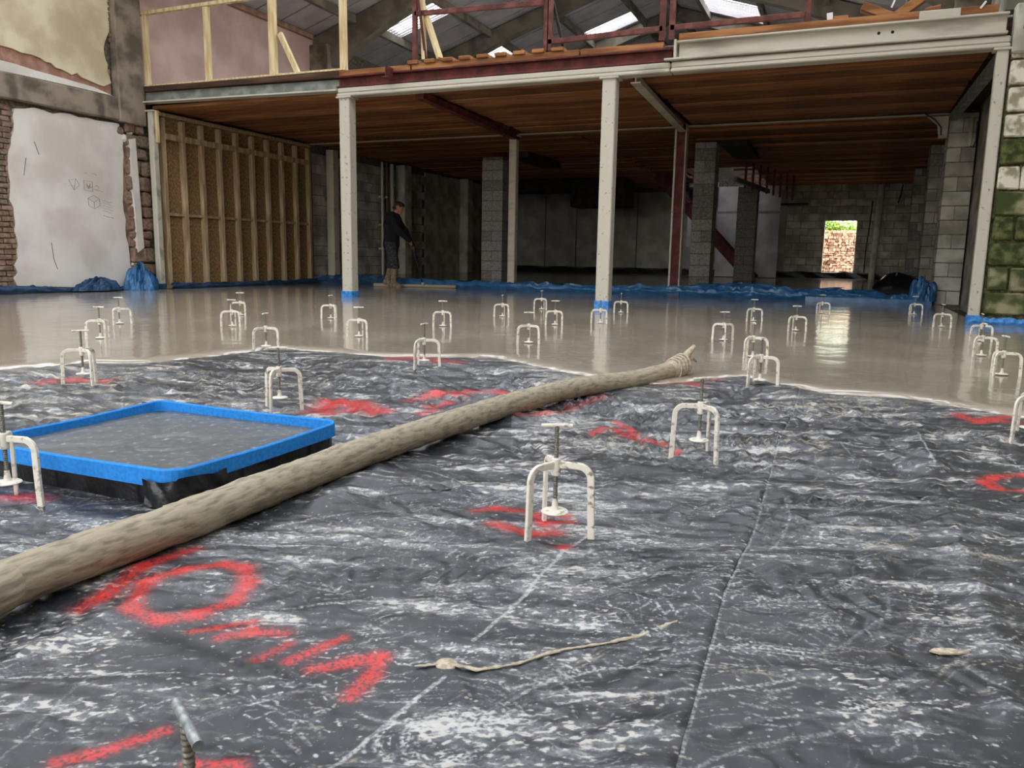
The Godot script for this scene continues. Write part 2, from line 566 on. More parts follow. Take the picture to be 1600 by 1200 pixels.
func build_roof() -> void:
	var c := setting("ceiling")
	# rooflights: [x0, x1, z0, z1] on each slope
	var lights := [[-9.95, -8.6, -16.55, -15.8], [-9.95, -8.55, -20.4, -19.55], [-6.95, -5.6, -22.2, -21.25], [-3.6, -2.3, -22.0, -20.8], [-8.5, -5.55, -12.1, -10.1], [-8.5, -5.55, -14.3, -12.6], [-3.85, 0.7, -12.1, -10.1], [-3.85, 0.7, -14.3, -12.6], [-3.85, 0.7, -17.3, -14.9], [-2.3, 0.7, -24.6, -23.2]]
	var zs := []
	var z := -10.0
	while z > -26.5:
		zs.append(z)
		z -= 0.75
	zs.append(-26.75)
	var xs := [-11.45, -10.0, -8.5, -7.0, -5.55, -4.7, -3.85, -2.3, -0.8, 0.7, 2.3]
	var th := Vector3(0, 0.03, 0)
	for i in zs.size() - 1:
		var za: float = zs[i] - 0.02
		var zb: float = zs[i + 1] + 0.02
		for k in xs.size() - 1:
			var xa: float = xs[k]
			var xb: float = xs[k + 1]
			# one sheet, cut where a rooflight takes its place
			var open := false
			for l in lights:
				if (za + zb) * 0.5 < l[3] and (za + zb) * 0.5 > l[2] - 0.1 and (xa + xb) * 0.5 > l[0] - 0.1 and (xa + xb) * 0.5 < l[1] + 0.1:
					open = true
			var mb := MB.new()
			var ya := roof_y(xa)
			var yb := roof_y(xb)
			if open:
				# corrugated clear sheet
				var ribs := 12
				var nx := 2
				mb.grid(nx, ribs * 4, func(u: float, v: float) -> Vector3: return Vector3(lerpf(xa, xb, u), lerpf(ya, yb, u) + 0.02 + 0.014 * sin(v * ribs * TAU), lerpf(za, zb, v)))
				obj("rooflight_sheet", mb, M.rooflight, c)
				for q in 6:
					var zz := lerpf(za, zb, (q + 0.5) / 6.0)
					var bar := MB.new()
					bar.beam(Vector3(xa, ya - 0.01, zz), Vector3(xb, yb - 0.01, zz), 0.022, 0.022, 0.003)
					obj("glazing_bar", bar, M.roof_sheet, c)
				continue
			mb.prism(PackedVector2Array([Vector2(xa, ya), Vector2(xb, yb), Vector2(xb, yb + 0.04), Vector2(xa, ya + 0.04)]), Vector3(0, 0, za), Vector3.RIGHT, Vector3.UP, Vector3(0, 0, zb - za))
			obj("roof_sheet", mb, M.roof_sheet, c)
	var skin := MB.new()
	for s in [[-11.45, -4.7], [-4.7, 2.3]]:
		# weather skin above the sheets, open over the rooflights
		for i in zs.size() - 1:
			var zm: float = (zs[i] + zs[i + 1]) * 0.5
			var cut := []
			for l in lights:
				if zm < l[3] and zm > l[2] - 0.1 and l[0] > s[0] and l[1] < s[1] + 0.01:
					for k in xs.size() - 1:
						var xm: float = (xs[k] + xs[k + 1]) * 0.5
						if xm > l[0] - 0.1 and xm < l[1] + 0.1:
							cut.append([xs[k], xs[k + 1]])
			var a: float = s[0]
			cut.sort()
			for q in cut:
				if q[0] > a:
					skin.prism(PackedVector2Array([Vector2(a, roof_y(a) + 0.05), Vector2(q[0], roof_y(q[0]) + 0.05), Vector2(q[0], roof_y(q[0]) + 0.08), Vector2(a, roof_y(a) + 0.08)]), Vector3(0, 0, zs[i]), Vector3.RIGHT, Vector3.UP, Vector3(0, 0, zs[i + 1] - zs[i]))
				a = q[1]
			if a < s[1]:
				skin.prism(PackedVector2Array([Vector2(a, roof_y(a) + 0.05), Vector2(s[1], roof_y(s[1] - 0.001) + 0.05), Vector2(s[1], roof_y(s[1] - 0.001) + 0.08), Vector2(a, roof_y(a) + 0.08)]), Vector3(0, 0, zs[i]), Vector3.RIGHT, Vector3.UP, Vector3(0, 0, zs[i + 1] - zs[i]))
	obj("weather_skin", skin, M.dark_steel, c)
	# the front part of the roof is half stripped: strips of sheet, strips open to the sky
	var front := MB.new()
	z = -10.0
	while z < 8.0:
		for s in [[-11.45, -4.7], [-4.7, 2.3]]:
			front.prism(PackedVector2Array([Vector2(s[0], roof_y(s[0])), Vector2(s[1], roof_y(s[1] - 0.001)), Vector2(s[1], roof_y(s[1] - 0.001) + 0.06), Vector2(s[0], roof_y(s[0]) + 0.06)]), Vector3(0, 0, z), Vector3.RIGHT, Vector3.UP, Vector3(0, 0, 1.8))
		z += 3.2
	obj("stripped_roof_sheet", front, M.roof_sheet, c)
	for x in xs:
		if x < -11.2 or x > 2.0:
			continue
		var p := MB.new()
		p.beam(Vector3(x, roof_y(x) - 0.10, 8.0), Vector3(x, roof_y(x) - 0.10, -26.7), 0.10, 0.17, 0.006)
		obj("purlin", p, M.dark_concrete, c)
	# rear gable
	var g := MB.new()
	g.prism(PackedVector2Array([Vector2(-11.5, 3.2), Vector2(2.1, 3.2), Vector2(2.1, 5.2), Vector2(-4.7, 7.4), Vector2(-11.5, 5.2)]), Vector3(0, 0, -27.0), Vector3.RIGHT, Vector3.UP, Vector3(0, 0, 0.3))
	obj("rear_gable", g, M.dark_concrete, c)
	# concrete portal frames
	var k := 0
	for zf: float in [-9.9, -15.0, -18.6, -22.3, -26.2, -4.8, 0.4, 5.5]:
		var t := thing("portal_frame", ["cracked grey concrete portal frame beside the torn cream plaster", "concrete roof frame rising from behind the pink plaster wall", "concrete roof frame crossing above the middle rooflight", "concrete roof frame behind the striped rooflight", "last concrete roof frame at the far gable", "stripped concrete frame over the hall in front", "stripped concrete frame over the near part of the hall", "stripped concrete frame by the loading door"][k], "roof frame", Vector3(-4.7, 3.3 if zf < -12.0 else 0.0, zf))
		var w := 0.26
		var y0: float = 3.3 if zf < -12.0 else (2.70 if zf < -9.0 else 0.0)
		var lx := XL + 0.5 if zf < -12.0 else XL + 0.14
		var leg := MB.new(t.position)
		leg.bbox(Vector3((XL - 0.02 + lx) * 0.5, (y0 + 5.1) * 0.5, zf), Vector3(lx - XL + 0.02, 5.1 - y0, w * 2.0), 0.015)
		obj("leg", leg, M.concrete, t)
		if zf < -12.0:
			var leg2 := MB.new(t.position)
			leg2.bbox(Vector3(XR - 0.25, (y0 + 5.1) * 0.5, zf), Vector3(0.5, 5.1 - y0, w * 2.0), 0.015)
			obj("leg", leg2, M.concrete, t)
		for s in [-1, 1]:
			var r := MB.new(t.position)
			var e := XL if s < 0 else 1.7
			var q := PackedVector2Array()
			for pt in [[0.0, -0.2], [0.5, -0.78], [1.0, -0.64], [1.9, -0.46], [3.0, -0.36], [6.39, -0.30], [6.39, 0.0]]:
				var x: float = e - s * pt[0]
				q.append(Vector2(x, roof_y(x) - 0.03 + pt[1] if pt[0] < 6.3 else 7.31 + pt[1]))
			q.append(Vector2(e, roof_y(e) - 0.03))
			r.prism(q, Vector3(0, 0, zf - w * 0.5), Vector3.RIGHT, Vector3.UP, Vector3(0, 0, w))
			obj("rafter", r, M.dark_concrete, t)
		k += 1


# ---------------------------------------------------------------- left wall
func jag(a: Vector2, b: Vector2, n: int, amp: float) -> Array:
	var out := []
	var d := (b - a)
	var p := Vector2(-d.y, d.x).normalized()
	for i in n:
		out.append(a + d * (i / float(n)) + p * rng.randf_range(-amp, amp))
	return out

func poly_zy(pts: Array) -> PackedVector2Array:
	return PackedVector2Array(pts)

func build_left_wall() -> void:
	var w: Node3D = get_node("wall_left")
	# long concrete ring beam
	var b := MB.new()
	b.bbox(Vector3(XL + 0.03, 2.9, 0.0 - 1.2), Vector3(0.16, 0.36, 18.0), 0.02)
	obj("ring_beam", b, M.concrete, w)
	# lower white plaster, torn at its edges
	var pts := []
	pts += jag(Vector2(-9.78, 0.02), Vector2(-9.70, 1.3), 9, 0.02)
	pts += jag(Vector2(-9.70, 1.3), Vector2(-9.76, 2.62), 9, 0.025)
	pts += jag(Vector2(-9.70, 2.68), Vector2(-7.95, 2.66), 12, 0.025)
	pts += jag(Vector2(-7.93, 2.62), Vector2(-7.80, 1.9), 7, 0.03)
	pts += jag(Vector2(-7.76, 1.9), Vector2(-7.80, 0.9), 9, 0.03)
	pts += jag(Vector2(-7.82, 0.9), Vector2(-7.74, 0.02), 9, 0.03)
	b = MB.new()
	b.prism(poly_zy(pts), Vector3(XL - 0.03, 0, 0), Vector3(0, 0, 1), Vector3.UP, Vector3(0.05, 0, 0))
	obj("white_plaster", b, M.plaster_white, w).set_meta("label", "torn white plaster panel with pen sketches")
	# browner under-coat showing at the right edge
	pts = []
	pts += jag(Vector2(-9.93, 0.6), Vector2(-9.90, 2.5), 12, 0.02)
	pts += jag(Vector2(-9.72, 2.5), Vector2(-9.72, 0.6), 12, 0.01)
	b = MB.new()
	b.prism(poly_zy(pts), Vector3(XL - 0.03, 0, 0), Vector3(0, 0, 1), Vector3.UP, Vector3(0.035, 0, 0))
	obj("under_plaster", b, M.sandstone, w)
	b = MB.new()
	pts = [Vector2(-9.86, 0.62), Vector2(-9.82, 2.45), Vector2(-9.94, 2.48), Vector2(-9.99, 0.7)]
	b.prism(poly_zy(pts), Vector3(XL - 0.03, 0, 0), Vector3(0, 0, 1), Vector3.UP, Vector3(0.135, 0, 0))
	obj("plaster_reveal", b, M.plaster_white, w)
	# crumbs of plaster and stone at the top right corner of the panel
	for q in [[-9.72, 2.58, 0.11], [-9.80, 2.46, 0.13], [-9.90, 2.60, 0.12], [-9.98, 2.48, 0.09], [-9.86, 0.42, 0.12], [-9.95, 0.30, 0.10]]:
		b = MB.new()
		b.bbox(Vector3(XL + 0.01, q[1], q[0]), Vector3(0.09, q[2], q[2] * 1.1), 0.03, Basis(Vector3.RIGHT, rng.randf_range(-0.4, 0.4)), 0.015, rng)
		obj("plaster_lump", b, M.plaster_white if q[2] > 0.115 else M.sandstone, w)
	# upper plaster: cream above, terracotta coat, white strip
	b = MB.new()
	pts = jag(Vector2(-9.60, 3.10), Vector2(-7.0, 3.09), 4, 0.004) + [Vector2(-6.9, 3.26)] + jag(Vector2(-7.0, 3.26), Vector2(-9.58, 3.16), 8, 0.01)
	b.prism(poly_zy(pts), Vector3(XL - 0.03, 0, 0), Vector3(0, 0, 1), Vector3.UP, Vector3(0.07, 0, 0))
	obj("white_plaster_strip", b, M.plaster_white, w)
	b = MB.new()
	b.prism(poly_zy([Vector2(-9.6, 3.1), Vector2(-6.0, 3.1), Vector2(-6.0, 3.7), Vector2(-9.6, 3.5)]), Vector3(XL - 0.03, 0, 0), Vector3(0, 0, 1), Vector3.UP, Vector3(0.035, 0, 0))
	obj("terracotta_plaster", b, M.plaster_terracotta, w)
	pts = jag(Vector2(-9.45, 3.22), Vector2(-9.2, 3.24), 3, 0.01)
	pts += jag(Vector2(-9.15, 3.26), Vector2(-8.3, 3.38), 10, 0.035)
	pts += jag(Vector2(-8.25, 3.40), Vector2(-7.0, 3.50), 9, 0.02)
	pts += [Vector2(-6.0, 3.6), Vector2(-6.0, 5.1)]
	pts += jag(Vector2(-9.66, 5.1), Vector2(-9.60, 3.95), 9, 0.015)
	pts += jag(Vector2(-9.50, 3.9), Vector2(-9.58, 3.2), 8, 0.03)
	b = MB.new()
	b.prism(poly_zy(pts), Vector3(XL - 0.03, 0, 0), Vector3(0, 0, 1), Vector3.UP, Vector3(0.065, 0, 0))
	obj("cream_plaster", b, M.plaster_cream, w).set_meta("label", "torn cream plaster above the concrete ring beam")
	b = MB.new()
	b.bbox(Vector3(XL + 0.0, 2.0, 0.0), Vector3(0.06, 4.0, 0.1), 0.01)
	# brick strip between the cream plaster and the frame leg
	for i in 15:
		for j in 1:
			b = MB.new()
			b.bbox(Vector3(XL - 0.0, 3.95 + i * 0.077, -9.68), Vector3(0.08, 0.066, 0.14), 0.008, Basis.IDENTITY, 0.006, rng)
			obj("brick", b, M.brick_red if rng.randf() < 0.6 else M.brick_brown, w)
	# bare bricks left of the white plaster
	for i in 34:
		for j in 4:
			var z := -7.62 + j * 0.235 + (0.11 if i % 2 else 0.0) - 0.24
			b = MB.new()
			b.bbox(Vector3(XL - 0.025, 0.06 + i * 0.0775, z), Vector3(0.06 + rng.randf() * 0.015, 0.066, 0.222), 0.008, Basis.IDENTITY, 0.005, rng)
			obj("brick", b, [M.brick_red, M.brick_brown, M.sandstone][rng.randi() % 3], w)
	# broken stone jamb by the timber wall
	var y := 0.04
	while y < 2.72:
		var h := rng.randf_range(0.13, 0.27)
		var z0 := -9.78
		while z0 > -10.15:
			var l := rng.randf_range(0.16, 0.30)
			b = MB.new()
			b.bbox(Vector3(XL + 0.005 + rng.randf() * 0.03, y + h * 0.5, z0 - l * 0.5), Vector3(0.12, h - 0.02, l - 0.02), 0.025, Basis.IDENTITY, 0.014, rng)
			obj("jamb_stone", b, [M.sandstone, M.brick_brown, M.brick_red, M.sandstone][rng.randi() % 4], w)
			z0 -= l
		y += h
	# pen sketches on the plaster
	var ink := func(ps: Array, wd := 0.007) -> void:
		var k := MB.new()
		for i in ps.size() - 1:
			var p: Vector2 = ps[i]
			var q: Vector2 = ps[i + 1]
			k.beam(Vector3(XL + 0.0205, p.y, p.x), Vector3(XL + 0.0205, q.y, q.x), 0.002, wd, 0.0005, Vector3.RIGHT)
		obj("pen_line", k, M.ink, w)
	# (z, y): positions on the panel
	ink.call([Vector2(-8.98, 1.72), Vector2(-9.13, 1.71), Vector2(-9.13, 1.56), Vector2(-8.98, 1.57), Vector2(-8.98, 1.72)])
	ink.call([Vector2(-9.02, 1.68), Vector2(-9.06, 1.60), Vector2(-9.09, 1.68)], 0.012)
	ink.call([Vector2(-9.03, 1.64), Vector2(-9.12, 1.63), Vector2(-9.08, 1.61), Vector2(-9.03, 1.61)], 0.012)
	ink.call([Vector2(-9.15, 1.60), Vector2(-9.32, 1.57)])
	ink.call([Vector2(-9.17, 1.64), Vector2(-9.21, 1.66), Vector2(-9.25, 1.63)])
	ink.call([Vector2(-8.99, 1.84), Vector2(-9.03, 1.83), Vector2(-9.05, 1.84)])
	ink.call([Vector2(-9.12, 1.83), Vector2(-9.16, 1.84), Vector2(-9.22, 1.82)])
	for s in [[Vector2(-8.72, 1.70), Vector2(-8.84, 1.73), Vector2(-8.90, 1.64), Vector2(-8.80, 1.56), Vector2(-8.72, 1.70)], [Vector2(-8.84, 1.73), Vector2(-8.80, 1.56)], [Vector2(-8.72, 1.62), Vector2(-8.80, 1.62)]]:
		ink.call(s)
	var hx := []
	for i in 7:
		var a := TAU * i / 6.0 + 0.5
		hx.append(Vector2(-9.14 + 0.12 * cos(a), 1.40 + 0.105 * sin(a)))
	ink.call(hx)
	for i in [0, 2, 4]:
		ink.call([Vector2(-9.14, 1.40), hx[i]])
	for i in 6:
		var yy := 1.44 - i * 0.042 - (0.03 if i == 5 else 0.0)
		var ln := []
		for k in 9:
			ln.append(Vector2(-9.30 - k * 0.022, yy - k * 0.004 + rng.randf_range(-0.008, 0.008)))
		ink.call(ln, 0.010 if i == 5 else 0.006)
	# cracks and gouges in the plaster
	for s in [[Vector2(-8.35, 0.75), Vector2(-8.37, 0.5), Vector2(-8.42, 0.35)], [Vector2(-8.20, 2.2), Vector2(-8.26, 2.02)], [Vector2(-8.05, 1.95), Vector2(-8.00, 1.7)]]:
		ink.call(s, 0.02)
	# rear part of the wall: painted blockwork between posts
	var rows := int(2.75 / 0.225)
	for r in rows:
		var k := 0
		var z := -14.42 - (0.22 if r % 2 else 0.0)
		while z > -19.6:
			b = MB.new()
			b.bbox(Vector3(XL - 0.02, 0.26 + r * 0.225, z - 0.22), Vector3(0.06, 0.213, 0.428), 0.006)
			obj("painted_block", b, M.white_block, w)
			z -= 0.44
	quick("dark_panel", w, M.dirty_block, Vector3(XL - 0.03, 0.1, ZB), Vector3(XL + 0.01, 2.95, -19.9))
	# pink plaster upstairs
	b = MB.new()
	b.bbox(Vector3(XL + 0.0, 4.28, -12.55), Vector3(0.06, 1.96, 4.7), 0.004)
	obj("pink_plaster", b, M.plaster_pink, w)
	b = MB.new()
	b.beam(Vector3(XL + 0.06, 5.27, -10.2), Vector3(XL + 0.06, 5.27, -14.8), 0.10, 0.10, 0.005)
	obj("wall_plate", b, M.plaster_terracotta, w)
	# pipes and posts along the rear of the left wall
	var k := 0
	for z: float in [-15.3, -18.45, -22.2]:
		var t := thing("wall_post", ["narrow white post just past the timber wall", "pale concrete post behind the worker", "concrete post deep in the dark left corner"][k], "post", Vector3(XL + 0.16, 0.14, z))
		var p := MB.new(t.position)
		p.bbox(Vector3(XL + 0.16, 1.55, z), Vector3(0.28 if k else 0.2, 2.83, 0.34 if k else 0.2), 0.01)
		obj("shaft", p, M.white_steel if k == 0 else M.dirty_block, t)
		k += 1
	for q in [[-17.5, 0.035, "pipe_white"], [-17.72, 0.05, "pipe_brown"], [-17.95, 0.06, "pipe_white"]]:
		var t := thing("wall_pipe", "%s standing against the left wall behind the worker" % {-17.5: "thin white pipe", -17.72: "brown pipe with brackets", -17.95: "thick white pipe"}[q[0]], "pipe", Vector3(XL + 0.1, 0.15, q[0]))
		var p := MB.new(t.position)
		p.tube([Vector3(XL + 0.1, 0.15, q[0]), Vector3(XL + 0.1, 1.5, q[0]), Vector3(XL + 0.1, 2.95, q[0])], q[1], 10)
		obj("pipe", p, M[q[2]], t)
		for yy in [0.8, 1.4, 2.1]:
			p = MB.new(t.position)
			p.bbox(Vector3(XL + 0.07, yy, q[0]), Vector3(0.14, 0.05, q[1] * 3.0), 0.004)
			obj("bracket", p, M.pipe_white, t)


# ---------------------------------------------------------------- mossy wall at the right
func build_mossy_wall() -> void:
	var w := setting("wall_rear")
	quick("mortar_core", w, M.mossy_mortar, Vector3(1.44, -0.1, ZF - 0.16), Vector3(2.3, 3.34, ZF + 0.0), 0.01)
	var y := 0.10
	var r := 0
	var tones := ["mossy_block", "mossy_block", "moss", "moss", "mossy_block", "pale_render", "moss", "pale_render", "pale_render", "pale_render", "pale_render", "white_block", "white_block", "white_block", "white_block"]
	while y < 3.3:
		var h := 0.262
		var x := 1.44
		var first := true
		while x < 2.25:
			var l := 0.44 if (r % 2 == 0 or not first) else 0.215
			first = false
			var b := MB.new()
			b.bbox(Vector3(x + l * 0.5, y + h * 0.5, ZF + 0.02 + rng.randf() * 0.02), Vector3(l - 0.012, h - 0.016, 0.10), 0.016, Basis.IDENTITY, 0.010, rng)
			var tn: String = tones[min(r, 14)]
			if rng.randf() < 0.12 and r > 3 and r < 9:
				tn = "mossy_block"
			obj("wall_block", b, M[tn], w)
			x += l
		y += 0.272
		r += 1
	# painted concrete head above the blocks with rust stained slots
	var b := MB.new()
	b.bbox(Vector3(1.86, 3.12, ZF + 0.04), Vector3(0.86, 0.5, 0.16), 0.02)
	obj("painted_head", b, M.white_block, w)
	for yy in [3.28, 3.12]:
		b = MB.new()
		b.bbox(Vector3(1.63, yy, ZF + 0.125), Vector3(0.24, 0.03, 0.02), 0.006)
		obj("slot", b, M.brick_brown, w)
	quick("upper_wall", w, M.dark_concrete, Vector3(1.36, 3.36, ZF - 0.3), Vector3(2.3, 5.3, ZF - 0.1))


# ---------------------------------------------------------------- rear room
func block_pillar(label: String, a: Vector3, b: Vector3, m: Array) -> void:
	var t := thing("block_pillar", label, "pillar", Vector3((a.x + b.x) * 0.5, a.y, (a.z + b.z) * 0.5), "")
	var core := MB.new(t.position)
	core.box(a + Vector3(0.012, 0, 0.012), b - Vector3(0.012, 0, 0.012))
	obj("mortar_core", core, M.mortar, t)
	var y := a.y
	var r := 0
	while y < b.y - 0.06:
		var h: float = min(0.225, b.y - y)
		# two blocks to a course, turned at every other course
		for s in 2:
			var c := MB.new(t.position)
			var p := a
			var q := b
			if r % 2 == 0:
				if s == 0:
					q.x = (a.x + b.x) * 0.5
				else:
					p.x = (a.x + b.x) * 0.5
			else:
				if s == 0:
					q.z = (a.z + b.z) * 0.5
				else:
					p.z = (a.z + b.z) * 0.5
			c.bbox(Vector3((p.x + q.x) * 0.5, y + h * 0.5, (p.z + q.z) * 0.5), Vector3(absf(q.x - p.x) - 0.006, h - 0.012, absf(q.z - p.z) - 0.006), 0.006)
			obj("block", c, m[rng.randi() % m.size()], t)
		y += h
		r += 1

func build_rear_room() -> void:
	var gb := [M.grey_block, M.grey_block_pale]
	block_pillar("pale grey breeze block pillar behind the straight edge bar", Vector3(-7.79, 0.1, -17.1), Vector3(-7.27, 2.86, -16.6), [M.grey_block_pale, M.grey_block, M.grey_block_pale])
	block_pillar("tall grey block pillar right behind the red and white post", Vector3(-2.91, 0.1, -16.5), Vector3(-2.50, 2.92, -16.0), gb)
	block_pillar("dark block pillar standing beside the white stair wall", Vector3(-2.68, 0.1, -21.5), Vector3(-2.20, 2.50, -21.0), [M.grey_block])
	block_pillar("nearest pale block pier on the right wall", Vector3(1.32, 0.0, -14.95), Vector3(1.72, 2.98, -14.5), [M.white_block, M.dirty_block, M.white_block])
	block_pillar("middle greenish block pier on the right wall", Vector3(1.36, 0.1, -18.5), Vector3(1.72, 2.98, -18.0), [M.dirty_block, M.grey_block_pale])
	block_pillar("far block pier on the right wall near the doorway", Vector3(1.38, 0.1, -22.8), Vector3(1.72, 2.98, -22.3), [M.dirty_block, M.grey_block])
	# steel bracket and cables on the nearest pier
	var bk := thing("steel_bracket", "white steel bracket bolted to the top of the right pier", "bracket", Vector3(1.2, 2.6, Z1 + 0.06))
	var g := MB.new(bk.position)
	g.prism(PackedVector2Array([Vector2(1.0, 2.95), Vector2(1.3, 2.95), Vector2(1.3, 2.62), Vector2(1.18, 2.62), Vector2(1.15, 2.82)]), Vector3(0, 0, Z1 - 0.0), Vector3.RIGHT, Vector3.UP, Vector3(0, 0, 0.05))
	obj("gusset_plate", g, M.white_steel, bk)
	g = MB.new(bk.position)
	g.tube([Vector3(0.95, 3.0, Z1 + 0.08), Vector3(1.1, 2.9, Z1 + 0.09), Vector3(1.2, 2.78, Z1 + 0.08), Vector3(1.21, 2.66, Z1 + 0.07)], 0.01, 6)
	obj("cable", g, M.cable_black, bk)
	var cd := thing("conduit", "hooked grey conduit on the nearest right pier", "conduit", Vector3(1.6, 2.45, -14.46))
	g = MB.new(cd.position)
	g.bbox(Vector3(1.62, 2.72, -14.46), Vector3(0.05, 0.48, 0.04), 0.005)
	g.bbox(Vector3(1.52, 2.95, -14.46), Vector3(0.38, 0.07, 0.05), 0.005)
	obj("duct", g, M.white_block, cd)
	g = MB.new(cd.position)
	g.tube([Vector3(1.70, 2.85, -14.44), Vector3(1.70, 2.55, -14.44), Vector3(1.67, 2.46, -14.44), Vector3(1.63, 2.48, -14.44)], 0.011, 6)
	obj("cable", g, M.cable_black, cd)
	# rear wall in blocks round the doorway
	var w := setting("wall_back")
	var dl := -0.73
	var dr := 0.21
	var db := 0.33
	var dt := 1.93
	quick("mortar_core", w, M.mortar, Vector3(-11.5, 0.0, ZB - 0.3), Vector3(dl, 3.2, ZB - 0.02))
	quick("mortar_core", w, M.mortar, Vector3(dr, 0.0, ZB - 0.3), Vector3(2.1, 3.2, ZB - 0.02))
	quick("mortar_core", w, M.mortar, Vector3(dl, dt, ZB - 0.3), Vector3(dr, 3.2, ZB - 0.02))
	quick("threshold", w, M.dark_concrete, Vector3(dl, 0.0, ZB - 0.3), Vector3(dr, db, ZB))
	var y := 0.33
	var r := 0
	while y < 2.95:
		var x := -2.3 - (0.22 if r % 2 else 0.0)
		while x < 1.72:
			var xa: float = x
			var xb: float = min(x + 0.44, 1.74)
			if y < dt - 0.05:
				if xa < dl and xb > dl:
					xb = dl
				elif xa >= dl and xb <= dr:
					x += 0.44
					continue
				elif xa < dr and xb > dr and xa > dl:
					xa = dr
			if xb - xa > 0.04:
				var b := MB.new()
				b.bbox(Vector3((xa + xb) * 0.5, y + 0.1125, ZB), Vector3(xb - xa - 0.012, 0.212, 0.05), 0.006)
				obj("wall_block", b, M.white_block if rng.randf() < 0.5 else M.dirty_block, w)
			x += 0.44
		y += 0.225
		r += 1
	# plain dark boarding over the left part of the rear wall
	var xx := -11.05
	while xx < -2.6:
		var b := MB.new()
		var wd := rng.randf_range(0.95, 1.35)
		b.bbox(Vector3(xx + wd * 0.5, 1.6, ZB + 0.03), Vector3(wd - 0.03, 2.5, 0.06 + rng.randf() * 0.03), 0.006)
		obj("wall_panel", b, M.dark_board, w)
		xx += wd
	# door lining, bright in the daylight
	var d := setting("door_1")
	quick("jamb", d, M.white_block, Vector3(dl - 0.02, db, ZB - 0.3), Vector3(dl + 0.015, dt, ZB + 0.01))
	quick("jamb", d, M.white_block, Vector3(dr - 0.015, db, ZB - 0.3), Vector3(dr + 0.02, dt, ZB + 0.01))
	quick("head", d, M.dirty_block, Vector3(dl - 0.02, dt, ZB - 0.3), Vector3(dr + 0.02, dt + 0.06, ZB + 0.01))
	# black upstand strip along the foot of the rear wall
	var st := thing("black_upstand", "black polythene strip along the foot of the rear wall", "membrane", Vector3(-4.6, 0.12, ZB + 0.08))
	var mb := MB.new(st.position)
	mb.grid(90, 5, func(u: float, v: float) -> Vector3: return Vector3(lerpf(XL + 0.1, XR - 0.05, u), 0.12 + v * (0.2 + 0.03 * sin(u * 60.0)), ZB + 0.10 - v * 0.05 + 0.02 * sin(u * 90.0 + v * 3.0)), Vector3.BACK)
	obj("sheet", mb, M.black_polythene, st)
	# rail on the rear wall
	var rl := thing("wall_rail", "dark timber rail fixed to the rear wall left of the doorway", "rail", Vector3(-1.9, 2.1, ZB + 0.06))
	mb = MB.new(rl.position)
	mb.bbox(Vector3(-2.0, 2.42, ZB + 0.06), Vector3(1.5, 0.07, 0.08), 0.006)
	obj("rail", mb, M.dark_timber, rl)
	var pp := thing("rear_pipe", "pale round pipe from floor to ceiling right of the doorway", "pipe", Vector3(0.72, 0.15, ZB + 0.12))
	mb = MB.new(pp.position)
	mb.tube([Vector3(0.72, 0.15, ZB + 0.12), Vector3(0.75, 1.5, ZB + 0.12), Vector3(0.78, 2.97, ZB + 0.12)], 0.09, 12)
	obj("pipe", mb, M.white_block, pp)
	mb = MB.new(pp.position)
	mb.tube([Vector3(0.58, 2.5, ZB + 0.06), Vector3(0.55, 1.8, ZB + 0.06), Vector3(0.5, 1.0, ZB + 0.06), Vector3(0.5, 0.35, ZB + 0.06)], 0.018, 6)
	obj("cable", mb, M.cable_black, pp)
	var hc := thing("hanging_cable", "short black cable hanging from the ceiling near the far pier", "cable", Vector3(1.3, 2.4, ZB + 0.1))
	mb = MB.new(hc.position)
	mb.tube([Vector3(1.36, 2.97, ZB + 0.08), Vector3(1.33, 2.7, ZB + 0.1), Vector3(1.27, 2.42, ZB + 0.1)], 0.02, 6)
	obj("cable", mb, M.cable_black, hc)
	# stair behind the pillars: white wall board, red stringers, treads, balusters
	var s := thing("staircase", "dark red steel stair rising behind the block pillars", "stairs", Vector3(-3.6, 0.15, -22.4))
	for k in 2:
		mb = MB.new(s.position)
		var zz := -22.2 - k * 0.9
		mb.beam(Vector3(-5.05, 2.98, zz), Vector3(-2.35, 0.15, zz), 0.06, 0.26, 0.004)
		obj("stringer", mb, M.red_oxide, s)
	for k in 11:
		mb = MB.new(s.position)
		var f := (k + 0.7) / 11.5
		mb.bbox(Vector3(lerpf(-2.4, -5.0, f), lerpf(0.2, 2.95, f), -22.65), Vector3(0.24, 0.04, 0.85), 0.004)
		obj("tread", mb, M.dark_timber, s)
	var wb := thing("stair_wall", "whitish board wall behind the red stair", "board", Vector3(-4.0, 0.15, -24.6))
	for k in 3:
		mb = MB.new(wb.position)
		mb.bbox(Vector3(-4.15 + k * 0.9, 1.1 if k else 2.0, -24.6), Vector3(0.88, 1.86 if k else 1.9, 0.05), 0.004)
		obj("board", mb, M.lilac_board, wb)
		mb = MB.new(wb.position)
		mb.bbox(Vector3(-4.15 + k * 0.9, 2.46, -24.6), Vector3(0.88, 0.72, 0.05), 0.004)
		obj("board", mb, M.lilac_board, wb)
	var bal := thing("stair_balustrade", "row of dark reddish slats hanging by the stair opening", "balustrade", Vector3(-1.7, 2.2, -20.2))
	for k in 8:
		mb = MB.new(bal.position)
		mb.bbox(Vector3(-2.3 + k * 0.13, 2.62 - k * 0.02, -19.2 - k * 0.32), Vector3(0.05, 0.62, 0.05), 0.004)
		obj("slat", mb, M.red_oxide, bal)
	mb = MB.new(bal.position)
	mb.beam(Vector3(-2.45, 2.46, -18.6), Vector3(-1.9, 2.34, -20.6), 0.07, 0.10, 0.004)
	obj("handrail", mb, M.grey_green_steel, bal)
